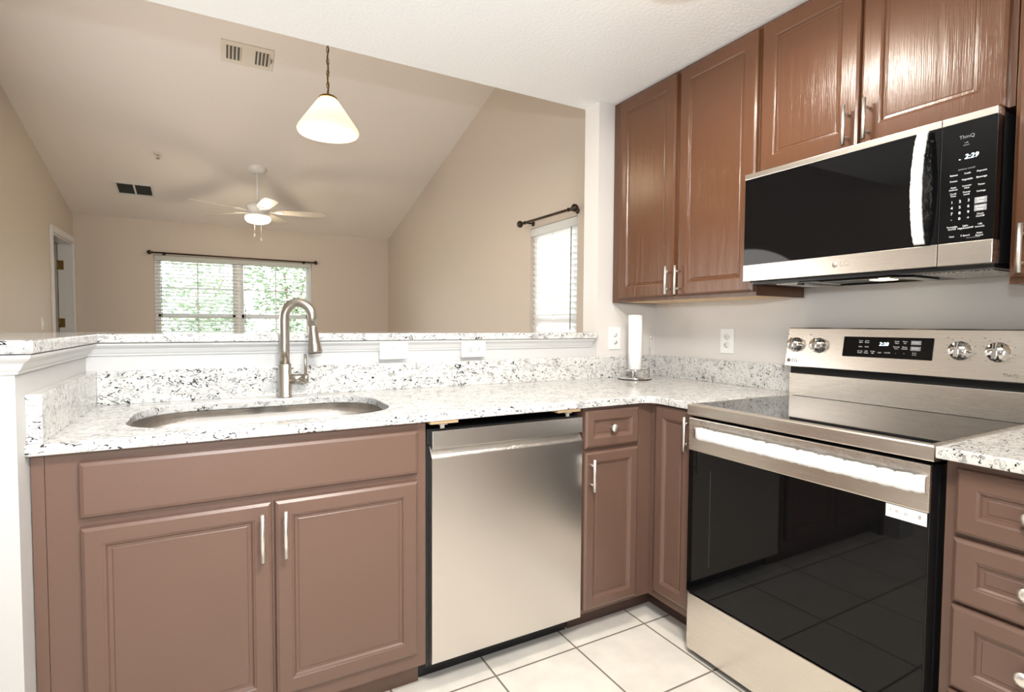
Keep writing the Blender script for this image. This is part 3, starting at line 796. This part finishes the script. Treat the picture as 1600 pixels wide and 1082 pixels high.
for b in (.108, .088):
    tb = bmesh.new(); box(tb, 1.320, 1.350, b-.008, b+.006, .0014, .0020); merge(bm, tb, FC)
kg = obj('start_stop_keys', bm, 'key_grey', dsp)
bm = bmesh.new(); text_bm(bm, 'START', .008, FC, 1.335, .107, .0022); text_bm(bm, 'STOP', .008, FC, 1.335, .087, .0022); obj('key_lettering', bm, 'legend', dsp)
for a, ink in ((.912, 1), (1.006, 1), (1.458, 1), (1.552, 1)):
    bm = bmesh.new(); MK = FC @ Matrix.Translation((a, .086, 0))
    lathe(bm, [(0, -.0005), (.030, -.0005), (.030, .004), (.026, .007), (.0255, .024), (.0235, .027), (0, .028)], 36, MK)
    kn = obj('control_knob', bm, 'chrome', con, 'chrome control knob')
    bm = bmesh.new(); tb = bmesh.new(); box(tb, -.0055, .0055, -.024, .024, .0275, .036, .002); merge(bm, tb, MK @ Matrix.Rotation(math.radians(0), 4, 'Z')); obj('grip', bm, 'chrome', kn)
    bm = bmesh.new(); tb = bmesh.new(); box(tb, -.0015, .0015, .006, .022, .0358, .0366); merge(bm, tb, MK); obj('pointer', bm, 'black_plastic', kn)
for a in (.912, 1.006, 1.458, 1.552):
    for k in range(9):
        th = math.radians(-135+270*k/8); bm = bmesh.new(); text_bm(bm, '.', .02, FC, a+.040*math.sin(th), .092+.040*math.cos(th), .0006); obj('dial_mark', bm, 'logo_ink', con)
    bm = bmesh.new(); text_bm(bm, 'Hi', .006, FC, a-.036, .128, .0006); obj('dial_lettering', bm, 'logo_ink', con)
bm = bmesh.new(); lathe(bm, [(0, 0), (.0075, 0), (.0075, .0006), (0, .0006)], 24, FC @ Matrix.Translation((.889, .022, 0))); text_bm(bm, 'LG', .020, FC, .914, .022, .0006); obj('logo', bm, 'logo_ink', con, 'small grey maker logo')
bm = bmesh.new(); text_bm(bm, 'ThinQ', .014, FC, 1.585, .018, .0006); obj('lettering', bm, 'logo_ink', con)
# oven door
DXF = -.675; oy0, oy1 = RY0+.005, RY1-.006
dr = obj('oven_door', B((DXF+.003, -.632, oy0, oy1, .238, .872), bev=.003), 'black_plastic', t, 'black oven door')
obj('door_glass', B((DXF, DXF+.004, oy0+.002, oy1-.002, .240, .7555)), 'black_glass', dr, 'glossy black oven glass')
bm = bmesh.new(); box(bm, DXF-.002, DXF+.012, oy0, oy1, .756, .873, .003); obj('door_band', bm, 'steel_h', dr, 'brushed steel band across the oven door')
bm = B((DXF-.0003, DXF, oy1-.10, oy1-.098, .36, .70)); obj('window_edge', bm, 'edge_grey', dr)
# handle: flat bar curving back to the door at both ends
def bow_bar(bm, s0, s1, dep, half, thick, axis, n=24, off=None, wob=0.0, seed=1, grow=0.0):
    """flat bar along s; off(s01)->outward distance; returns nothing. axis: function (s, n, h) -> Vector"""
    rnd = random.Random(seed); prev = None
    for i in range(n+1):
        f = i/n; s = s0+(s1-s0)*f
        o = off(f); h = half+rnd.uniform(-wob, wob)+grow; th = thick+rnd.uniform(0, wob)
        ring = [bm.verts.new(axis(s, o+a_*th, b_*h)) for a_, b_ in ((0, -1), (.75, -.95), (1, -.6), (1, .6), (.75, .95), (0, 1))]
        if prev:
            for k in range(6):
                f_ = bm.faces.new((prev[k], prev[(k+1) % 6], ring[(k+1) % 6], ring[k])); f_.smooth = True
        else: bm.faces.new(ring)
        prev = ring
    bm.faces.new(prev)
hoff = lambda f: .018*min(1, (min(f, 1-f)/.06))**.5 if min(f, 1-f) < .06 else .018
bm = bmesh.new(); bow_bar(bm, oy0+.004, oy1-.028, 0, .0200, .012, lambda s, n, h: Vector((DXF-.001-n, s, .826+h)), 40, hoff); hd_ = obj('handle', bm, 'steel_h', dr, 'flat steel oven handle')
bm = bmesh.new(); bow_bar(bm, oy0+.005, oy1-.055, 0, .0212, .0135, lambda s, n, h: Vector((DXF-.0005-n, s, .826+h)), 90, lambda f: hoff(max(0, min(1, f*.96))), .0016, 5); obj('film_wrap', bm, 'film', hd_, 'white protective film wrapped around the handle')
bm = bmesh.new()
rnd = random.Random(8)
prev = None
for i in range(61):
    y = oy0+.02+(oy1-.05-oy0-.02)*i/60
    r_ = [bm.verts.new((DXF-.0022-abs(rnd.gauss(0, .0012)), y, .846)), bm.verts.new((DXF-.0022-abs(rnd.gauss(0, .0012)), y, .866+rnd.uniform(-.004, .006)))]
    if prev: bm.faces.new((prev[0], prev[1], r_[1], r_[0])).smooth = True
    prev = r_
obj('loose_film', bm, 'clear_film', dr, 'crinkled clear film on the steel band')
stk = obj('sticker', B((DXF-.0006, DXF-.0001, -1.622, -1.532, .722, .7545)), 'sticker', dr, 'white care sticker with small icons')
bm = bmesh.new(); Fs = fx_text(DXF-.0006)
text_bm(bm, '!  =', .014, Fs, 1.551, .740, .0003); text_bm(bm, 'o   .  8', .014, Fs, 1.592, .740, .0003)
obj('sticker_icons', bm, 'logo_faint', stk)
dr2 = obj('storage_drawer', B((-.669, -.632, oy0, oy1, .024, .230), bev=.003), 'steel_h', t, 'plain steel storage drawer')

# ------------------------------------------------------------------ microwave
MX = -.394; MY0, MY1 = -1.627, -.8775; MZ0, MZ1 = 1.372, 1.774
SPL = -1.506
t = thing('microwave_oven', 'black and steel over-the-range microwave with film-wrapped handle', 'microwave', (-.2, (MY0+MY1)/2, MZ0))
obj('body', B((-.352, -.002, MY0+.004, MY1-.004, MZ0+.004, MZ1-.003)), 'black_plastic', t)
d = obj('door', B((MX+.004, -.354, SPL+.001, MY1, MZ0+.002, MZ1-.001), bev=.002), 'black_plastic', t)
obj('door_glass', B((MX, MX+.004, SPL+.002, MY1-.001, MZ0+.0615, MZ1-.0205)), 'black_glass', d, 'glossy black microwave door glass')
bt = obj('bottom_trim', B((MX-.002, MX+.004, SPL+.001, MY1, MZ0, MZ0+.061), bev=.0015), 'steel_h', d, 'brushed steel lower trim')
obj('top_trim', B((MX-.002, MX+.004, SPL+.001, MY1, MZ1-.020, MZ1), bev=.0015), 'steel_h', d)
bm = bmesh.new(); Fm = fx_text(MX-.002)
lathe(bm, [(0, 0), (.009, 0), (.009, .0005), (0, .0005)], 22, Fm @ Matrix.Translation((1.224, 1.404, 0))); text_bm(bm, 'LG', .022, Fm, 1.252, 1.404, .0004); obj('logo', bm, 'logo_faint', bt, 'faint maker logo')
cp = obj('control_panel', B((MX, -.354, MY0, SPL-.001, MZ0+.0615, MZ1-.0205)), 'black_glass', t, 'black glass control panel')
obj('panel_bottom_trim', B((MX-.002, -.354, MY0, SPL-.001, MZ0, MZ0+.061), bev=.0015), 'steel_h', t)
obj('panel_top_trim', B((MX-.002, -.354, MY0, SPL-.001, MZ1-.020, MZ1), bev=.0015), 'steel_h', t)
Fp = fx_text(MX)
bm = bmesh.new(); text_bm(bm, '2:29', .0175, Fp, 1.574, 1.660, .0004, .2); text_bm(bm, '-', .015, Fp, 1.549, 1.657, .0004); obj('clock_digits', bm, 'white_led', cp)
for tx in (('ThinQ', .013, Fp, 1.563, 1.714, .0004), ('wifi\nsmart', .006, Fp, 1.562, 1.695, .0004), ('SENSOR COOK', .0055, Fp, 1.565, 1.628, .0004), ('Press and hold', .005, Fp, 1.585, 1.443, .0004)):
    bm = bmesh.new(); text_bm(bm, *tx); obj('dim_lettering', bm, 'legend_dim', cp)
bm = bmesh.new()
c1, c2, c3 = 1.537, 1.567, 1.598
rows = [(1.616, 'Reheat', 'Cook', 'Popcorn'), (1.600, 'Potato', 'Vegetable', 'Beverage'), (1.580, 'Auto\nDefrost', 'Inverter\nMelt', 'Timer'), (1.563, 'Cook\nTime', 'Power\nLevel', 'Settings')]
for z, *ws in rows:
    for a, s in zip((c1, c2, c3), ws): text_bm(bm, s, 0.0062, Fp, a, z, .0004)
for k, s in enumerate(('1', '2', '3', '4', '5', '6', '7', '8', '9', '-', '0', '+')):
    text_bm(bm, s, 0.0105, Fp, (1.535, 1.553, 1.572)[k % 3], 1.543-.0155*(k//3), .0004)
for z, *ws in [(1.500, '', '', 'Clock\nOn/Off'), (1.473, 'Turntable\nOn/Off', 'Light\nHigh/Low/Off', '+30\nseconds'), (1.450, 'Vent', '5 Speed', 'Auto\nSensor')]:
    for a, s in zip((c1, c2, c3), ws):
        if s: text_bm(bm, s, 0.0062, Fp, a, z, .0004)
obj('key_legend', bm, 'legend', cp)
bm = B((MX-.0008, MX, -1.611, -1.585, 1.531, 1.547), (MX-.0008, MX, -1.611, -1.585, 1.511, 1.527)); obj('start_stop_keys', bm, 'key_grey', cp)
bm = bmesh.new(); text_bm(bm, 'STOP\nClear', .0068, fx_text(MX-.0008), 1.598, 1.539, .0004); text_bm(bm, 'START\nEnter', .0068, fx_text(MX-.0008), 1.598, 1.519, .0004); obj('key_lettering', bm, 'legend', cp)
# bowed handle, wrapped in film
moff = lambda f: .012+.030*math.sin(math.pi*f)**.7
bm = bmesh.new(); bow_bar(bm, 1.440, 1.748, 0, .0130, .010, lambda s, n, h: Vector((MX-n, -1.468+h, s)), 28, moff); mh = obj('handle', bm, 'steel_v', d, 'bowed vertical microwave handle')
bm = bmesh.new(); bow_bar(bm, 1.436, 1.752, 0, .0138, .0112, lambda s, n, h: Vector((MX+.001-n, -1.468+h, s)), 60, moff, .0012, 3); obj('film_wrap', bm, 'film', mh, 'white protective film on the handle')
bm = bmesh.new(); rnd = random.Random(4); prev = None
for i in range(50):
    z = 1.44+.29*i/49; k = math.sin(math.pi*i/49)
    r_ = [bm.verts.new((MX-.010-moff(i/49)*.8, -1.482, z)), bm.verts.new((MX-.004-.010*k, -1.484-.010*k+rnd.uniform(-.003, .003), z))]
    if prev: bm.faces.new((prev[0], prev[1], r_[1], r_[0])).smooth = True
    prev = r_
obj('loose_film', bm, 'clear_film', mh)
# underside
obj('underside', B((-.352, -.004, MY0+.010, MY1-.010, MZ0-.010, MZ0+.006)), 'black_plastic', t)
obj('lamp_lens', B((-.30, -.05, MY1-.20, MY1-.075, MZ0-.013, MZ0-.0095), bev=.001), 'white_plastic', t, 'white light lens under the microwave')
bm = bmesh.new(); flat_poly(bm, [(-.33, -1.06), (-.28, -1.02), (-.12, -1.02), (-.08, -1.06), (-.08, -1.36), (-.12, -1.40), (-.28, -1.40), (-.33, -1.36)], [[(-.31, -1.07), (-.31, -1.35), (-.10, -1.35), (-.10, -1.07)]], MZ0-.016, MZ0-.0098, .001)
obj('vent_surround', bm, 'black_glass', t)
obj('lamp_bulb', B((-.22, -.16, -1.30, -1.24, MZ0-.0125, MZ0-.0096), bev=.001), mat('hood_lamp_glow', (1, .9, .7), .4, 0, .5, (1, .80, .5), 2.5), t, 'small warm lit lamp in the hood')
lamp('hood_light', 'POINT', (-.19, -1.27, MZ0-.04), .08, (1, .78, .5), .02)
obj('grease_filter', B((-.30, -.06, -1.60, -1.43, MZ0-.013, MZ0-.0095)), 'mesh_filter', t, 'aluminium mesh grease filter')

# ------------------------------------------------------------------ outlets
def outlet(F, a, b, horiz, label, kind='duplex', group=None, n0=0.0):
    o = F @ Vector((a, b, n0)); t = thing('wall_outlet', label, 'outlet', o, group)
    G = F @ Matrix.Translation((a, b, n0)) @ (Matrix.Rotation(math.pi/2, 4, 'Z') if horiz else Matrix.Identity(4))
    w_, h_ = (.039, .060) if kind == 'duplex' else (.039, .060)
    def lb(*q, bev=0.0):
        bm = bmesh.new(); tb = bmesh.new(); box(tb, *q, bev=bev); merge(bm, tb, G); return bm
    obj('cover_plate', lb(-w_, w_, -h_, h_, 0, .006, bev=.002), 'white_plastic', t)
    if kind == 'duplex':
        for s in (-1, 1):
            bm = bmesh.new(); lathe(bm, [(0, .0058), (.0165, .0058), (.0165, .0078), (0, .0078)], 24, G @ Matrix.Translation((0, .0195*s, 0)) @ Matrix.Diagonal((1, .86, 1, 1)))
            r = obj('receptacle', bm, 'white_plastic', t)
            bm = bmesh.new()
            for x, hh in ((-.0065, .0045), (.0065, .0035)):
                tb = bmesh.new(); box(tb, x-.0012, x+.0012, .0195*s+.002-hh, .0195*s+.002+hh, .0070, .0081); merge(bm, tb, G)
            lathe(bm, [(0, .0070), (.0024, .0070), (.0024, .0081), (0, .0081)], 12, G @ Matrix.Translation((0, .0195*s-.008, 0)))
            obj('slot', bm, 'logo_ink', r)
    else:
        r = obj('rocker', lb(-.0165, .0165, -.033, .033, .0058, .0090, bev=.001), 'white_plastic', t)
        obj('slot', lb(.010, .0125, -.018, .014, .0085, .0093), 'logo_ink', r)
    for s in ((-1, 1) if kind != 'duplex' else (0,)):
        bm = bmesh.new(); lathe(bm, [(0, .0055), (.003, .0055), (.003, .0066), (0, .0070)], 10, G @ Matrix.Translation((0, .048*s, 0)))
        obj('screw', bm, 'white_plastic', t)
    return t
Fb = face_y(0)
outlet(face_y(-.026), -1.505, 1.092, True, 'white horizontal rocker plate under the bar ledge, nearer the faucet', 'rocker')
outlet(face_y(-.026), -1.135, 1.092, True, 'white horizontal double socket outlet under the bar ledge', 'duplex')
for xx in (-1.505, -1.135):
    pass
outlet(Fb, -.289, 1.132, False, 'white upright outlet on the pillar wall, left of the paper towels')
Fw = basis((0, 0, 0), (0, -1, 0), (0, 0, 1), (-1, 0, 0))
outlet(Fw, .496, 1.129, False, 'white upright outlet on the right wall between corner and range')
# device boxes that carry the two horizontal plates clear of the ledge trim
for xx, lab in ((-1.505, 'r'), (-1.135, 'd')):
    o = [q for q in COL.objects if q.get('category') == 'outlet' and abs(WORLD[q.name].x-xx) < .01][0]
    obj('mounting_box', B((xx-.052, xx+.052, -.0262, .0, 1.060, 1.124)), 'white_plastic', o)

# ------------------------------------------------------------------ paper towel holder and roll
px, py = -.262, -.135
t = thing('paper_towel_holder', 'chrome wire paper towel stand in the counter corner', 'paper towel holder', (px, py, ZC))
bm = bmesh.new(); lathe(bm, [(0, .0), (.083, .0), (.085, .003), (.085, .009), (.080, .012), (0, .012)], 40, Matrix.Translation((px, py, ZC))); bs = obj('base_plate', bm, 'chrome', t)
bm = bmesh.new(); lathe(bm, [(.080, .0), (.0865, .0), (.0868, .005), (.0855, .0055)], 40, Matrix.Translation((px, py, ZC)), caps=False); obj('rubber_rim', bm, 'black_plastic', bs)
bm = bmesh.new(); tube(bm, [(px, py, ZC+.010), (px, py, ZC+.335)], .006, 12); lathe(bm, [(0, .333), (.009, .333), (.010, .336), (.008, .339), (0, .340)], 16, Matrix.Translation((px, py, ZC))); obj('centre_rod', bm, 'chrome', t)
ax_ = Vector((R_.x, R_.y, 0)).normalized()
def arm(side, h):
    bm = bmesh.new(); c = Vector((px, py, ZC)); d_ = ax_*side; q = Vector((-d_.y, d_.x, 0))*.006
    pts = [c+d_*.075-q+Vector((0, 0, .008)), c+d_*.078-q+Vector((0, 0, h-.01)), c+d_*.078-q*.6+Vector((0, 0, h-.002)), c+d_*.078+Vector((0, 0, h)), c+d_*.078+q*.6+Vector((0, 0, h-.002)), c+d_*.078+q+Vector((0, 0, h-.01)), c+d_*.075+q+Vector((0, 0, .008))]
    tube(bm, pts, .0028, 8); obj('side_arm', bm, 'chrome', t)
arm(1, .225); arm(-1, .125)
bm = bmesh.new()
for k in range(2):
    a = 2*math.pi*k/2+.4
    tube(bm, [(px+.022*math.cos(a), py+.022*math.sin(a), ZC+.010), (px+.022*math.cos(a), py+.022*math.sin(a), ZC+.046)], .0035, 8)
bm2 = bmesh.new()
pts = [(px+.062*math.cos(2*math.pi*i/40), py+.062*math.sin(2*math.pi*i/40), ZC+.047) for i in range(40)]
tube(bm, pts, .0028, 8, closed=True); tube(bm, [(px-.062, py, ZC+.047), (px+.062, py, ZC+.047)], .0028, 8)
bm2.free(); obj('support_ring', bm, 'chrome', t)
bm = bmesh.new(); lathe(bm, [(.016, .0505), (.0335, .0505), (.035, .052), (.035, .330), (.0335, .332), (.016, .332), (.016, .0505)], 36, Matrix.Translation((px, py, ZC)), caps=False)
tag(obj('paper_towel_roll', bm, 'paper'), 'slim nearly used white paper towel roll on the chrome stand', 'paper towels')

# ------------------------------------------------------------------ pendant lamp
pp = Vector((-1.528, 1.30, 2.39)); top = vz(1.3)
t = thing('pendant_lamp', 'lit frosted cone pendant lamp on a brass chain', 'pendant lamp', (pp.x, pp.y, top))
TP = Matrix.Translation(pp)
bm = bmesh.new(); lathe(bm, [(.178, .006), (.184, .012), (.186, .022), (.178, .040), (.150, .082), (.118, .128), (.088, .172), (.064, .206), (.052, .220), (.048, .216), (.060, .204), (.084, .168), (.114, .124), (.146, .078), (.173, .038), (.180, .022), (.176, .010), (.178, .006)], 48, TP, caps=False)
obj('lamp_shade', bm, 'shade', t, 'frosted white glass cone shade')
bm = bmesh.new(); lathe(bm, [(0, .250), (.012, .250), (.016, .244), (.046, .236), (.056, .226), (.058, .218), (.050, .222), (0, .224)], 30, TP); obj('shade_cap', bm, 'brass', t)
bm = bmesh.new(); z = pp.z+.250; k = 0
tube(bm, [(pp.x, pp.y, z-.005), (pp.x, pp.y, z+.02)], .006, 8)
while z < top-.05:
    pts = []
    for i in range(14):
        a = 2*math.pi*i/14; ex, ez = .0075*math.cos(a), .021*math.sin(a)
        pts.append((pp.x+(ex if k % 2 else 0), pp.y+(0 if k % 2 else ex), z+.02+ez))
    tube(bm, pts, .0024, 6, closed=True); z += .036; k += 1
obj('chain', bm, 'brass', t)
bm = bmesh.new(); tube(bm, [(pp.x+.004*math.sin(i*1.3), pp.y+.004*math.cos(i*1.3), pp.z+.25+(top-.03-pp.z-.25)*i/30) for i in range(31)], .0035, 6); obj('cord', bm, 'brass', t)
bm = bmesh.new(); lathe(bm, [(0, -.04), (.05, -.04), (.06, -.02), (.06, .0), (0, .0)], 24, Matrix.Translation((pp.x, pp.y, top+.012))); obj('canopy', bm, 'brass', t)
bm = bmesh.new(); lathe(bm, [(0, .085), (.018, .09), (.030, .115), (.030, .14), (.016, .175), (.014, .215), (0, .215)], 20, TP); obj('bulb', bm, mat('bulb_glow', (1, .9, .7), .3, 0, .5, (1, .82, .55), 25), t)
lamp('pendant_light', 'POINT', (pp.x, pp.y, pp.z+.045), 9, (1, .80, .55), .035)

# ------------------------------------------------------------------ ceiling fan
fc = Vector((-1.772, 3.87, 0)); fz = vz(3.87)
t = thing('ceiling_fan', 'white five-blade ceiling fan with a lit bowl light and pull chains', 'ceiling fan', (fc.x, fc.y, fz))
T = Matrix.Translation(fc)
bm = bmesh.new(); lathe(bm, [(0, 2.735), (.030, 2.735), (.060, 2.742), (.085, 2.765), (.090, 2.80), (.090, fz+.04), (0, fz+.04)], 32, T); obj('canopy', bm, 'fan_white', t)
bm = bmesh.new(); tube(bm, [fc+Vector((0, 0, 2.43)), fc+Vector((0, 0, 2.74))], .013, 14); obj('downrod', bm, 'fan_white', t)
bm = bmesh.new(); lathe(bm, [(0, 2.445), (.035, 2.445), (.045, 2.435), (.095, 2.42), (.112, 2.40), (.112, 2.365), (.09, 2.345), (.085, 2.325), (0, 2.325)], 36, T); obj('motor_housing', bm, 'fan_white', t)
for k in range(5):
    th = math.radians(-11+72*k)
    MB_ = T @ Matrix.Translation((0, 0, 2.352)) @ Matrix.Rotation(th, 4, 'Z')
    MP = MB_ @ Matrix.Rotation(math.radians(-10), 4, 'X')
    bm = bmesh.new()
    out = [(.19, -.045), (.24, -.058), (.40, -.066), (.58, -.069), (.645, -.060), (.662, -.030), (.662, .030), (.645, .060), (.58, .069), (.40, .066), (.24, .058), (.19, .045)]
    tb = bmesh.new(); flat_poly(tb, out, [], -.003, .003); merge(bm, tb, MP)
    bl = obj('blade', bm, 'blade', t)
    bm = bmesh.new(); tb = bmesh.new(); flat_poly(tb, [(.08, -.018), (.15, -.012), (.19, -.034), (.235, -.030), (.25, 0), (.235, .030), (.19, .034), (.15, .012), (.08, .018)], [], -.008, -.0032); merge(bm, tb, MP)
    obj('blade_iron', bm, 'fan_white', bl)
bm = bmesh.new(); lathe(bm, [(0, 2.326), (.080, 2.326), (.112, 2.315), (.116, 2.300), (.112, 2.295), (0, 2.297)], 32, T); obj('light_fitter', bm, 'fan_white', t)
bm = bmesh.new(); lathe(bm, [(.110, 2.296), (.122, 2.285), (.120, 2.262), (.100, 2.240), (.060, 2.227), (0, 2.222)], 32, T, caps=False); obj('bowl_shade', bm, 'lamp_glass', t, 'glowing frosted glass bowl')
for dx, dy, z0 in ((-.040, -.125, 2.065), (.022, -.125, 2.03)):
    bm = bmesh.new(); p = fc+Vector((dx, dy, 0)); tube(bm, [p+Vector((0, .02, 2.30)), p+Vector((0, 0, 2.29)), p+Vector((0, 0, z0+.03))], .0022, 6)
    pc = obj('pull_chain', bm, 'nickel_bright', t)
    bm = bmesh.new(); lathe(bm, [(0, 0), (.009, .004), (.010, .018), (.005, .032), (0, .034)], 12, Matrix.Translation(p+Vector((0, 0, z0)))); obj('pull_knob', bm, 'white_plastic', pc)
lamp('fan_light', 'POINT', (fc.x, fc.y, 2.17), 8, (1, .84, .62), .08)

# ------------------------------------------------------------------ vents and sprinkler on the sloped ceiling
sl = Vector((0, 1, -VS)).normalized(); nn = Vector((0, VS, 1)).normalized()*-1
def slope_frame(x, y): return basis((x, y, vz(y)), (1, 0, 0), sl, nn)    # a = x, b = down-slope, n = into the room
F = slope_frame(-1.93, 2.26)
t = thing('air_register', 'beige ceiling register with two slotted groups, high on the slope left of the pendant', 'vent', F @ Vector((0, 0, 0)))
def sb(F, *q, bev=0.0):
    bm = bmesh.new(); tb = bmesh.new(); box(tb, *q, bev=bev); merge(bm, tb, F); return bm
obj('face_plate', sb(F, -.175, .175, -.115, .115, 0, .008, bev=.003), 'register_white', t)
for g0 in (-.140, .052):
    bm = bmesh.new()
    for k in range(4):
        tb = bmesh.new(); box(tb, g0+.025*k, g0+.025*k+.014, -.072, .072, .0070, .0086); merge(bm, tb, F)
    obj('slot_group', bm, 'grille_dark', t)
    bm = bmesh.new()
    for k in range(4):
        tb = bmesh.new(); box(tb, -.0006, .0006, -.072, .072, -.006, .006)
        merge(bm, tb, F @ Matrix.Translation((g0+.025*k+.016, 0, .011)) @ Matrix.Rotation(.7, 4, 'Y'))
    obj('louver', bm, 'register_white', t)
obj('damper_lever', sb(F, .158, .163, -.02, .02, .0078, .016), 'grille_dark', t)
F = slope_frame(-2.885, 4.585)
t = thing('return_grille', 'dark double return air grille, low on the sloped ceiling near the left wall', 'vent', F @ Vector((0, 0, 0)))
bm = bmesh.new()
for q in ((-.165, .165, -.135, -.110, 0, .010), (-.165, .165, .110, .135, 0, .010), (-.165, -.145, -.11, .11, 0, .010), (.145, .165, -.11, .11, 0, .010), (-.008, .008, -.11, .11, 0, .010)):
    tb = bmesh.new(); box(tb, *q); merge(bm, tb, F)
obj('frame', bm, 'white_trim', t)
obj('cavity', sb(F, -.15, .15, -.115, .115, .0004, .003), 'grille_dark', t)
for a0, a1 in ((-.145, -.008), (.008, .145)):
    bm = bmesh.new()
    for k in range(18):
        tb = bmesh.new(); box(tb, a0, a1, -.0006, .0006, -.005, .005); merge(bm, tb, F @ Matrix.Translation((0, -.10+.0118*k, .006)) @ Matrix.Rotation(.8, 4, 'X'))
    obj('louver', bm, 'grille_dark', t)
F = slope_frame(-2.62, 3.83)
t = thing('fire_sprinkler', 'small metal fire sprinkler head on the sloped ceiling', 'sprinkler', F @ Vector((0, 0, 0)))
bm = bmesh.new(); lathe(bm, [(0, -.0), (.036, -.0), (.034, .006), (.012, .010), (0, .010)], 24, F); obj('escutcheon', bm, 'register_white', t)
bm = bmesh.new(); lathe(bm, [(0, .008), (.010, .008), (.010, .022), (.006, .024), (.004, .045), (0, .045)], 16, F); lathe(bm, [(0, .044), (.016, .044), (.016, .047), (0, .047)], 16, F); obj('sprinkler_head', bm, 'nickel', t)

# ------------------------------------------------------------------ kitchen ceiling lights
def dome(x, y, label, power, r=.17, h=.11):
    t = thing('ceiling_light', label, 'ceiling light', (x, y, KC))
    bm = bmesh.new(); lathe(bm, [(0, 0), (r*.86, 0), (r*.9, -.012), (r*.84, -.022), (0, -.022)], 36, Matrix.Translation((x, y, KC))); obj('base_pan', bm, 'brass', t)
    bm = bmesh.new(); lathe(bm, [(r*.82, -.020), (r, -.030), (r*.97, -.05), (r*.8, -.08), (r*.5, -h*.93), (r*.1, -h), (0, -h)], 36, Matrix.Translation((x, y, KC)), caps=False); obj('dome_glass', bm, 'dome_glass', t)
    lamp('dome_light', 'AREA', (x, y, KC-h-.012), power, (1, .93, .83), .26)
dome(-.90, -1.03, 'frosted dome ceiling light peeking in at the top edge of the kitchen ceiling', 8.5, .16)

# ------------------------------------------------------------------ outdoors beyond the far window
o = obj('lawn', B((-30, 30, 5.6, 45, -.5, -.4)), 'lawn'); o['kind'] = 'structure'
def foliage(name, label, cat, x, y, z0, rx, ry, rz, zc, n, leaf, trunk=None, seed=0, size=.10):
    rnd = random.Random(seed)
    t = thing(name, label, cat, (x, y, z0))
    bm = bmesh.new()
    for i in range(n):
        while True:
            p = Vector((rnd.uniform(-1, 1), rnd.uniform(-1, 1), rnd.uniform(-1, 1)))
            if .25 < p.length < 1: break
        p = Vector((x+p.x*rx, y+p.y*ry, zc+p.z*rz))
        q = Matrix.Rotation(rnd.uniform(0, 6.28), 4, 'Z') @ Matrix.Rotation(rnd.uniform(-1.1, 1.1), 4, 'X')
        s = size*rnd.uniform(.6, 1.3)
        vs = [bm.verts.new(p+(q @ Vector(c))*s) for c in ((-.5, 0, 0), (0, -.28, .08), (.6, 0, 0), (0, .28, .08))]
        bm.faces.new(vs)
    obj('foliage', bm, leaf, t, recalc=False)
    if trunk:
        bm = bmesh.new(); tube(bm, [(x, y, z0), (x+.05, y, z0+(zc-z0)*.5), (x-.08, y, zc)], [trunk, trunk*.8, trunk*.5], 10)
        tube(bm, [(x+.05, y, z0+(zc-z0)*.5), (x+.4, y+.1, zc), (x+.7, y, zc+rz*.6)], [trunk*.6, trunk*.4, trunk*.2], 8)
        obj('trunk', bm, 'bark', t)
g = 'shrubs beyond the far window'
foliage('tree', 'pale green tree with a forked trunk beyond the right half of the far window', 'tree', -.75, 10.6, -.4, .95, .8, 1.25, 2.35, 3200, 'leaf_a', .05, 1, .12)
foliage('tree', 'mid green tree far beyond the left half of the far window', 'tree', -2.55, 14.6, -.4, .95, 1.2, 1.1, 2.0, 1500, 'leaf_a', .07, 2, .15)
foliage('shrub', 'low green shrub seen through the left half of the far window', 'shrub', -2.6, 9.4, -.4, .85, .7, .95, .42, 4200, 'leaf_b', None, 3, .085)
foliage('shrub', 'low dark green shrub seen through the right half of the far window', 'shrub', -.75, 9.3, -.4, .95, .7, .98, .42, 4200, 'leaf_b', None, 4, .085)
foliage('shrub', 'tall pale shrub between the two low shrubs, behind the window mullion', 'shrub', -1.95, 12.3, -.4, .7, .6, 1.2, .8, 3200, 'leaf_a', None, 5, .1)
